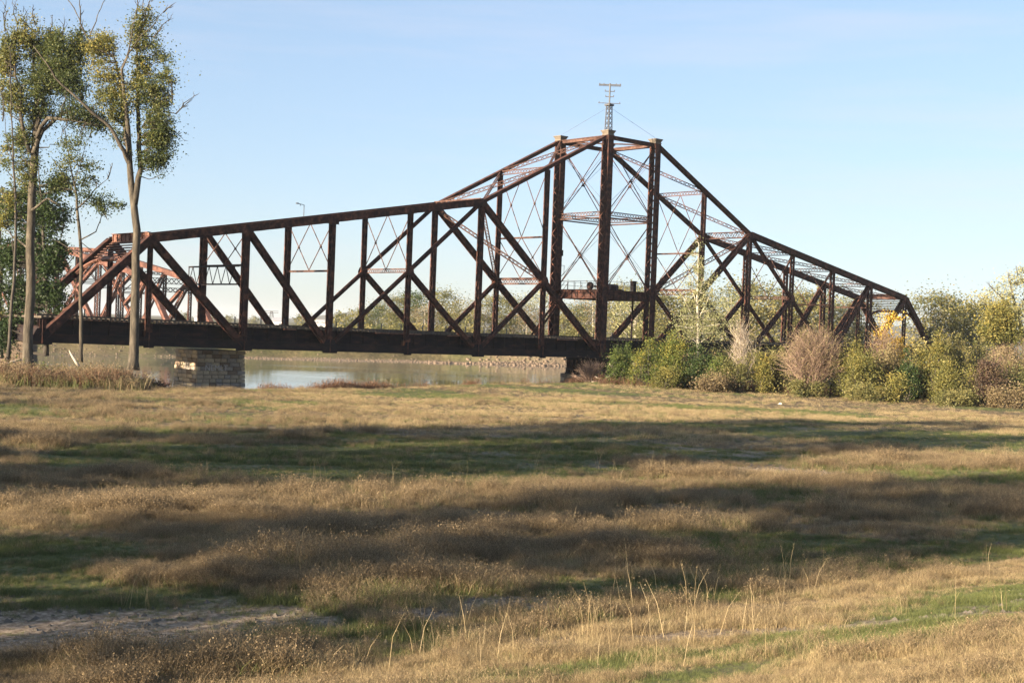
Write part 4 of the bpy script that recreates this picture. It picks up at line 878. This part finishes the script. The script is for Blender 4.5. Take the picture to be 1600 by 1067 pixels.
# broken rock on the far bank, countless pieces
V = []; Fc = []
for i in range(2200):
    xx = rnd.uniform(-52, 32) if rnd.random() < .8 else rnd.uniform(-80, -45); yy = float(np.interp(xx, FS[:, 0], FS[:, 1]))+abs(rnd.gauss(0, 1))*(4 if xx > -14 else 6)+.2; s_ = rnd.uniform(.08, .36)*(1 if xx > -16 else .5); zz = gz(xx, yy); k = len(V)
    for (a, b2, c2) in ((-1, -1, -.4), (1, -1, -.4), (1, 1, -.4), (-1, 1, -.4), (-.7, -.6, .8), (.6, -.7, .7), (.7, .6, .9), (-.6, .7, .6)): V.append((xx+a*s_*rnd.uniform(.7, 1.2), yy+b2*s_*rnd.uniform(.7, 1.2), zz+c2*s_*rnd.uniform(.5, 1.1)))
    Fc += [(k, k+1, k+5, k+4), (k+1, k+2, k+6, k+5), (k+2, k+3, k+7, k+6), (k+3, k, k+4, k+7), (k+4, k+5, k+6, k+7)]
tag(put('rock_debris', npmesh('rock_debris', V, Fc, STONE[3])), 'broken rocks strewn along the far river bank', kind='stuff')
# ------------------------------------------------------------------ tall trees standing left of the camera, whose shade crosses the field
tree_mesh('big1', 25, 3.5, 90, 10000, .38, LG, BARK, .22, .4, 0, .8, .8, 31)
tree_mesh('big2', 24, 2.7, 64, 7000, .36, LG, BARK, .2, .35, .1, .9, .7, 32)
u_ = (.766, .643); v_ = (-.643, .766)
ORD = ('first', 'second', 'third', 'fourth', 'fifth', 'sixth', 'seventh', 'eighth', 'ninth', 'tenth', 'eleventh', 'twelfth')
for key, tt, s_, sc_, lab in [(k_, t_2, s_2, c_2, 'tall cottonwood left of the camera, %s of the row counted from the levee' % ORD[n_]) for n_, (k_, t_2, s_2, c_2) in enumerate((
    ('big2', 22.2, -16, .8), ('big1', 25.6, -12, .78), ('big2', 29.6, -18, .85), ('big1', 32.0, -36, .74), ('big2', 42.4, -12, .95), ('big1', 46.2, -26, .95), ('big2', 50.0, -10, 1.0), ('big1', 54.6, -14, 1.0), ('big2', 58.6, -24, 1.0), ('big2', 83.0, -40, .8), ('big2', 92.5, -34, .7), ('big2', 97.5, -30, .7)))]:
    x = tt*v_[0]+s_*u_[0]; y = tt*v_[1]+s_*u_[1]
    plant(key, 'cottonwood_tree', lab, 'tree', x, y, sc_, group='cottonwoods in a row left of the field')

# ------------------------------------------------------------------ far small things
def shed(px, D, w, d, hh, label, rz=0):
    x, y = at_px(px, D); z = gz(x, y); t = thing('white_building', label, 'building', (x, y, z), rz); g = MB(); g.abox(-w/2, w/2, -d/2, d/2, 0, hh); g.build('wall', WHITE, t)
    g = MB(); g.v = [Vector(p) for p in ((-w/2-.4, -d/2-.4, hh), (w/2+.4, -d/2-.4, hh), (w/2+.4, d/2+.4, hh), (-w/2-.4, d/2+.4, hh), (-w/2-.4, 0, hh+d*.22), (w/2+.4, 0, hh+d*.22))]
    g.f = [(0, 1, 5, 4), (2, 3, 4, 5), (0, 4, 3), (1, 2, 5), (0, 3, 2, 1)]; g.build('roof', ROOF, t)
    g = MB(); g.abox(-w*.1, w*.1, -d/2-.06, -d/2-.01, 0, hh*.7); g.build('door', GREY, t)
shed(437, 620, 7, 8, 3.4, 'small white building beyond the river, left of the ridge', .2)
shed(504, 640, 9, 8, 3.2, 'white building beyond the river between the deck posts under the ridge', -.1)
shed(312, 700, 5, 6, 3.6, 'tiny pale building far left beyond the river')
def pylon(px, D, ty):
    x, y = at_px(px, D); z = gz(x, y); H = EYE+(hor(px)-ty)*D/F-z; t = thing('power_pylon', 'grey lattice power pylon on the horizon left of the ridge', 'pylon', (x, y, z)); g = MB()
    for i in (-1, 1):
        for j in (-1, 1): g.bar((i*2.6, j*2.6, 0), (i*.9, j*.9, H), VX, .35, .35)
    for k in range(6):
        z0 = H*k/6; z1 = H*(k+1)/6; w0 = 2.6-1.7*k/6; w1 = 2.6-1.7*(k+1)/6
        for j in (-1, 1): g.bar((-w0, j*w0, z0), (w1, j*w1, z1), VY, .2, .2); g.bar((w0, j*w0, z0), (-w1, j*w1, z1), VY, .2, .2)
    g.build('tower', GREY, t)
    for zz in (H*.86, H): g = MB(); g.bar((-6.5, 0, zz), (6.5, 0, zz), VY, .45, .5); g.build('crossarm', GREY, t)
pylon(423, 1250, 486)
tree_mesh('tiny', 7, 5, 22, 500, .9, LO, BARKD, .1, .3, 0, 1, 1.0, 55)
for px, D, sc__, lab in ((284, 820, .9, 'distant tree at the left foot of the second bridge end'), (330, 900, .7, 'distant low tree right of the second bridge end'), (358, 860, .8, 'distant tree left of the fifth near post'), (398, 900, .8, 'distant tree just left of the power pylon'), (474, 560, .9, 'small tree between the two white buildings'), (522, 600, .8, 'small tree right of the white buildings under the ridge'), (540, 420, 1.0, 'low tree at the left end of the far wood under the ridge')):
    x, y = at_px(px, D); plant('tiny', 'distant_tree', lab, 'tree', x, y, sc__, group='far trees on the horizon')

# ------------------------------------------------------------------ haze: the air itself, one closed box
hm = bpy.data.materials.new('haze_air'); hm.use_nodes = True; hn = hm.node_tree.nodes; hn.clear(); ho = hn.new('ShaderNodeOutputMaterial'); hv = hn.new('ShaderNodeVolumePrincipled')
hv.inputs['Density'].default_value = .00010; hv.inputs['Color'].default_value = (.90, .95, 1, 1); hv.inputs['Anisotropy'].default_value = .2; hm.node_tree.links.new(hv.outputs[0], ho.inputs['Volume'])
g = MB(); g.abox(-9900, 9900, -9900, 9900, -4.5, 75); tag(g.build('haze', hm), 'thin pale haze over the whole river plain', kind='stuff')
# ------------------------------------------------------------------ grass
def blade_set(n, rad, h0, h1, w, lean, rg, heads=0, hw=.03, hb=.5):
    V = []; Fc = []; T = []
    for i in range(n):
        a = rg.uniform(0, 6.28); r = rad*math.sqrt(rg.random()); x, y = r*math.cos(a), r*math.sin(a); h = rg.uniform(h0, h1); b = rg.uniform(0, 6.28); l = lean*rg.uniform(.2, 1)*h
        dx, dy = math.cos(b)*l, math.sin(b)*l; c = rg.uniform(0, 6.28); wx, wy = math.cos(c)*w/2, math.sin(c)*w/2; k = len(V); tt = rg.random()
        V += [(x-wx, y-wy, -.03), (x+wx, y+wy, -.03), (x+dx*.35+wx*.8, y+dy*.35+wy*.8, h*.6), (x+dx*.35-wx*.8, y+dy*.35-wy*.8, h*.6), (x+dx+wx*.2, y+dy+wy*.2, h), (x+dx-wx*.2, y+dy-wy*.2, h)]
        Fc += [(k, k+1, k+2, k+3), (k+3, k+2, k+4, k+5)]; T += [tt*.6, tt*.8]
        for j in range(heads):
            f = rg.uniform(hb, 1.05); px_, py_, pz = x+dx*f+rg.gauss(0, .035), y+dy*f+rg.gauss(0, .035), h*f; s = hw*rg.uniform(.6, 1.5); a1 = Vector((rg.gauss(0, 1), rg.gauss(0, 1), rg.gauss(0, 1))).normalized()*s; a2 = a1.cross(Vector((rg.gauss(0, 1), rg.gauss(0, 1), rg.gauss(0, 1)))).normalized()*s*.6; k = len(V)
            o = Vector((px_, py_, pz)); V += [tuple(o-a1), tuple(o+a2), tuple(o+a1), tuple(o-a2)]; Fc.append((k, k+1, k+2, k+3)); T.append(rg.uniform(.15, .8))
    return V, Fc, T
rg = random.Random(5)
def tufts(prefix, mt, k, *a, **kw):
    out = []
    for i in range(k):
        V, Fc, T = blade_set(*a, rg=rg, **kw); me = npmesh('blades', V, Fc, mt, {'tint': T}); out.append(bpy.data.objects.new(prefix, me))
    return out
col_src = {}
def source(name, objs):
    c = bpy.data.collections.new(name)
    for o in objs: c.objects.link(o)
    return c
S_WEED = source('weed_blades', tufts('weed_blades', GB, 6, 40, .26, .15, .55, .007, .75, heads=8, hw=.012, hb=.3))
S_DRY = source('dry_blades', tufts('dry_blades', GD, 6, 70, .42, .07, .34, .008, 1.1, heads=0))
S_GREEN = source('green_blades', tufts('green_blades', GG, 6, 75, .42, .07, .28, .009, .9, heads=0))
S_TALL = source('tall_blades', tufts('tall_blades', GD, 5, 3, .35, .6, 1.4, .012, .35, heads=9, hw=.011, hb=.8))
S_REED = source('reed_blades', tufts('reed_blades', GR, 4, 22, .6, .35, 1.15, .022, .4, heads=3, hw=.04, hb=.5))
def scatter(name, label, pts, scl, colc):
    n = len(pts); me = bpy.data.meshes.new(name); me.vertices.add(n); me.vertices.foreach_set('co', np.asarray(pts, np.float32).ravel())
    at = me.attributes.new('scl', 'FLOAT', 'POINT'); at.data.foreach_set('value', np.asarray(scl, np.float32))
    o = put(name, me); tag(o, label, kind='stuff')
    ng = bpy.data.node_groups.new(name, 'GeometryNodeTree'); ng.interface.new_socket('Geometry', in_out='INPUT', socket_type='NodeSocketGeometry'); ng.interface.new_socket('Geometry', in_out='OUTPUT', socket_type='NodeSocketGeometry')
    N = ng.nodes; gi = N.new('NodeGroupInput'); go = N.new('NodeGroupOutput'); ins = N.new('GeometryNodeInstanceOnPoints'); ci = N.new('GeometryNodeCollectionInfo')
    ci.inputs['Collection'].default_value = colc; ci.inputs['Separate Children'].default_value = True; ci.inputs['Reset Children'].default_value = True
    ins.inputs['Pick Instance'].default_value = True
    rv = N.new('FunctionNodeRandomValue'); rv.data_type = 'FLOAT_VECTOR'; rv.inputs['Min'].default_value = (-.12, -.12, 0); rv.inputs['Max'].default_value = (.12, .12, 6.283)
    na = N.new('GeometryNodeInputNamedAttribute'); na.data_type = 'FLOAT'; na.inputs['Name'].default_value = 'scl'
    l = ng.links; l.new(gi.outputs[0], ins.inputs['Points']); l.new(ci.outputs[0], ins.inputs['Instance']); l.new(rv.outputs[0], ins.inputs['Rotation']); l.new(na.outputs[0], ins.inputs['Scale']); l.new(ins.outputs[0], go.inputs[0])
    md = o.modifiers.new('scatter', 'NODES'); md.node_group = ng; return o
def field_points(n, y0, y1, power=1.0):
    f = NR.rand(n)**power; y = y0+(y1-y0)*f; x = y*NR.uniform(-.46, .46, n); return x, y
xs_, ys_ = [], []
for (n, a, b2) in ((15000, 12, 24), (32000, 22, 40), (40000, 38, 70), (40000, 66, 115), (16000, 110, 160)):
    x, y = field_points(n, a, b2, .7); xs_.append(x); ys_.append(y)
x = np.concatenate(xs_); y = np.concatenate(ys_); z, rv_ = height(x, y)
ys1 = np.interp(x, NS[:, 0], NS[:, 1]); ok = (y < ys1-1.5) & (z > -.95) & (y < np.interp(x, [-80, 0, 12, 30, 90], [200, 160, 152, 146, 136])+4)
x, y, z = x[ok], y[ok], z[ok]
g_ = greenf(x, y); b_ = baref(x, y); t_ = -.643*x+.766*y; u01 = NR.rand(len(x))
dryf = .55*fbm(x, y*2, 7, 90, 3)+.45*fbm(x, y*2, 1.8, 91, 3)
keep = NR.rand(len(x)) > b_*.74; 
lev_ = t_ < 19.0
pg = np.where(lev_, g_*1.0+.05, g_*.74+.17); is_g = u01 < pg
pd_ = np.where(lev_, .85, sst(.42, .62, dryf)*.62+.08+.45*sst(62, 85, y)*sst(-30, 10, x)+.15*sst(70, 95, y)); is_d = (~is_g) & (NR.rand(len(x)) < pd_); is_w = ~(is_g | is_d)
hs = (.42+.5*sst(.3, .7, fbm(x, y*1.4, 4, 12, 3)))*(.7+.45*NR.rand(len(x)))*(.6+.85*sst(.32, .68, fbm(x, y*2.2, 1.5, 15, 3)))*np.where(lev_, .6, 1)*(1-.25*sst(60, 100, y))*(1-.3*sst(.3, .9, g_))
hs = hs*(1-.55*b_); P_ = np.stack([x, y, z], -1)
for nm, lab, mk, src, k in (('green_grass', 'low green grass growing in patches over the field', is_g, S_GREEN, 1.0), ('dry_grass', 'golden dry grass over the field and levee', is_d, S_DRY, 1.0), ('weeds', 'brown seeded weeds covering the field', is_w, S_WEED, 1.0)):
    q = mk & keep; scatter(nm, lab, P_[q], hs[q]*k, src)
# tall seeded stalks in the foreground
pts = []; scl = []
for (px, py, n, sp) in ((740, 1040, 9, 1.2), (800, 1010, 8, 1.0), (985, 1000, 14, 1.2), (1020, 1040, 8, .9), (700, 1050, 6, .8), (1240, 925, 6, .8), (470, 900, 3, .5), (1110, 960, 6, .9), (1150, 990, 8, 1.2), (920, 735, 14, 3), (1060, 925, 5, .9), (580, 770, 6, 3), (1030, 960, 5, .8), (640, 1030, 5, .8)):
    X0, D = hit(px, py)
    for i in range(int(n*1.1)): a, b2 = X0+rnd.gauss(0, sp), D+rnd.gauss(0, sp); pts.append((a, b2, gz(a, b2))); scl.append(rnd.uniform(.4, .85))
for i in range(110):
    b2 = rnd.uniform(20, 75); a = b2*rnd.uniform(-.42, .42); pts.append((a, b2, gz(a, b2))); scl.append(rnd.uniform(.35, .75))
scatter('tall_grass', 'tall dry seeded grass stalks standing above the field', pts, scl, S_TALL)
# reeds along the water and brush under the left trees
pts = []; scl = []
for i in range(1500):
    f = rnd.random(); xx = -22+36*f; yy = float(np.interp(xx, NS[:, 0], NS[:, 1]))-rnd.uniform(.2, 3)
    q_ = float(fbm(np.array([xx]), np.array([yy]), 3, 5, 3)[0]); rnd.random() < (q_-.38)*3.2 and (pts.append((xx, yy, gz(xx, yy))), scl.append(rnd.uniform(.4, 1.0)+1.6*max(0, q_-.42)))
for i in range(700):
    xx = rnd.uniform(10, 55); yy = float(np.interp(xx, [12, 30, 90], [152, 146, 136]))+rnd.uniform(-5, 2); pts.append((xx, yy, gz(xx, yy))); scl.append(rnd.uniform(.5, 1.1))
scatter('reeds', 'dark reddish reeds along the near water edge', pts, scl, S_REED)
pts = []; scl = []
for i in range(2600):
    px = rnd.uniform(-40, 236); D = rnd.uniform(102, 114) if px < 215 else rnd.uniform(104, 111); xx, yy = at_px(px, D); k = 1.05 if px < 200 else .5
    pts.append((xx, yy, gz(xx, yy))); scl.append(rnd.uniform(.7, 1.9)*k*(.7+.6*float(fbm(np.array([xx]), np.array([yy]), 3, 8, 2)[0])))
pts = np.array(pts); scl = np.array(scl); pk = NR.rand(len(pts))+.5*(fbm(pts[:, 0], pts[:, 1], 5, 70, 3)-.5)
for nm, lab, lo_, hi_, src, k in (('brush', 'tall russet brush growing under the left trees', -1, .48, S_REED, .75), ('brush_weeds', 'brown seeded brush weeds under the left trees', .48, .72, S_WEED, 1.7), ('brush_grass', 'long straw coloured grass in the brush at left', .72, .82, S_DRY, 2.0), ('brush_green', 'rank green grass in the brush at left', .82, 2, S_GREEN, 2.2)):
    q = (pk > lo_) & (pk <= hi_); scatter(nm, lab, pts[q], scl[q]*k, src)
for px, D, ty, hw, lm, lab in ((20, 112, 548, 22, LY, 'yellow green shrub at the foot of the slim sapling'), (75, 106, 566, 22, LG, 'green shrub in the brush left of the slender tree'), (150, 107, 572, 22, LM, 'tawny shrub between slender tree and forked cottonwood'), (188, 110, 576, 16, LM, 'small brown shrub at the foot of the forked cottonwood'), (-5, 108, 560, 24, LM, 'russet shrub at the extreme left edge'), (48, 108, 570, 20, LR, 'dark russet shrub at the foot of the thick pale trunk'), (108, 106, 574, 20, LM, 'tawny brush shrub at the foot of the slender tree'), (130, 108, 570, 18, LO, 'olive shrub just right of the slender tree foot'), (172, 106, 580, 20, LD, 'dark low shrub left of the forked cottonwood foot'), (222, 107, 592, 16, LM, 'brown shrub right of the forked cottonwood foot'), (246, 108, 599, 14, LR, 'low maroon shrub beside the stone pier'), (20, 104, 584, 30, LD, 'low shrub with leaves coloured dark for shade, front of the brush at left'), (92, 103, 588, 30, LR, 'low shrub with maroon leaves darkened for shade, front of the brush')):  # dark leaf colours of the front shrubs stand in for shade on the brush
    bush('shrub', lab, px, 0, ty, hw, lm, 1300, .1, .8, D, .16)
# clods and pebbles on the bare ground
V = []; Fc = []
cy_ = NR.uniform(17, 60, 9000); cx_ = cy_*NR.uniform(-.46, .46, 9000); ck = baref(cx_, cy_) > .35; cx_, cy_ = cx_[ck], cy_[ck]; cz_ = height(cx_, cy_)[0]
for xx, yy, zz in zip(cx_, cy_, cz_):
    s_ = rnd.uniform(.015, .06)*(1+yy/60); k = len(V)
    for (a, b2, c2) in ((-1, -1, -.3), (1, -1, -.3), (1, 1, -.3), (-1, 1, -.3), (0, 0, .8)): V.append((xx+a*s_*rnd.uniform(.6, 1.3), yy+b2*s_*rnd.uniform(.6, 1.3), zz+c2*s_))
    Fc += [(k, k+1, k+4, k+4), (k+1, k+2, k+4, k+4), (k+2, k+3, k+4, k+4), (k+3, k, k+4, k+4)]
me = bpy.data.meshes.new('soil_clods'); me.from_pydata(V, [], [f[:3] for f in Fc]); me.materials.append(MORTAR); tag(put('soil_clods', me), 'small soil clods and pebbles on the bare dirt', kind='stuff')
# litter scrap on the grass
s = MB(); s.abox(-.16, .16, -.06, .06, 0, .02); s.abox(-.06, .12, -.07, .04, .02, .12)
pL = at_px(1222, EYE*F/(637-hor(1222))); tag(s.build('litter_scrap', WHITE, loc=(pL[0], pL[1], gz(*pL)+.35)), 'tiny white scrap of litter on the sunny grass', 'litter')
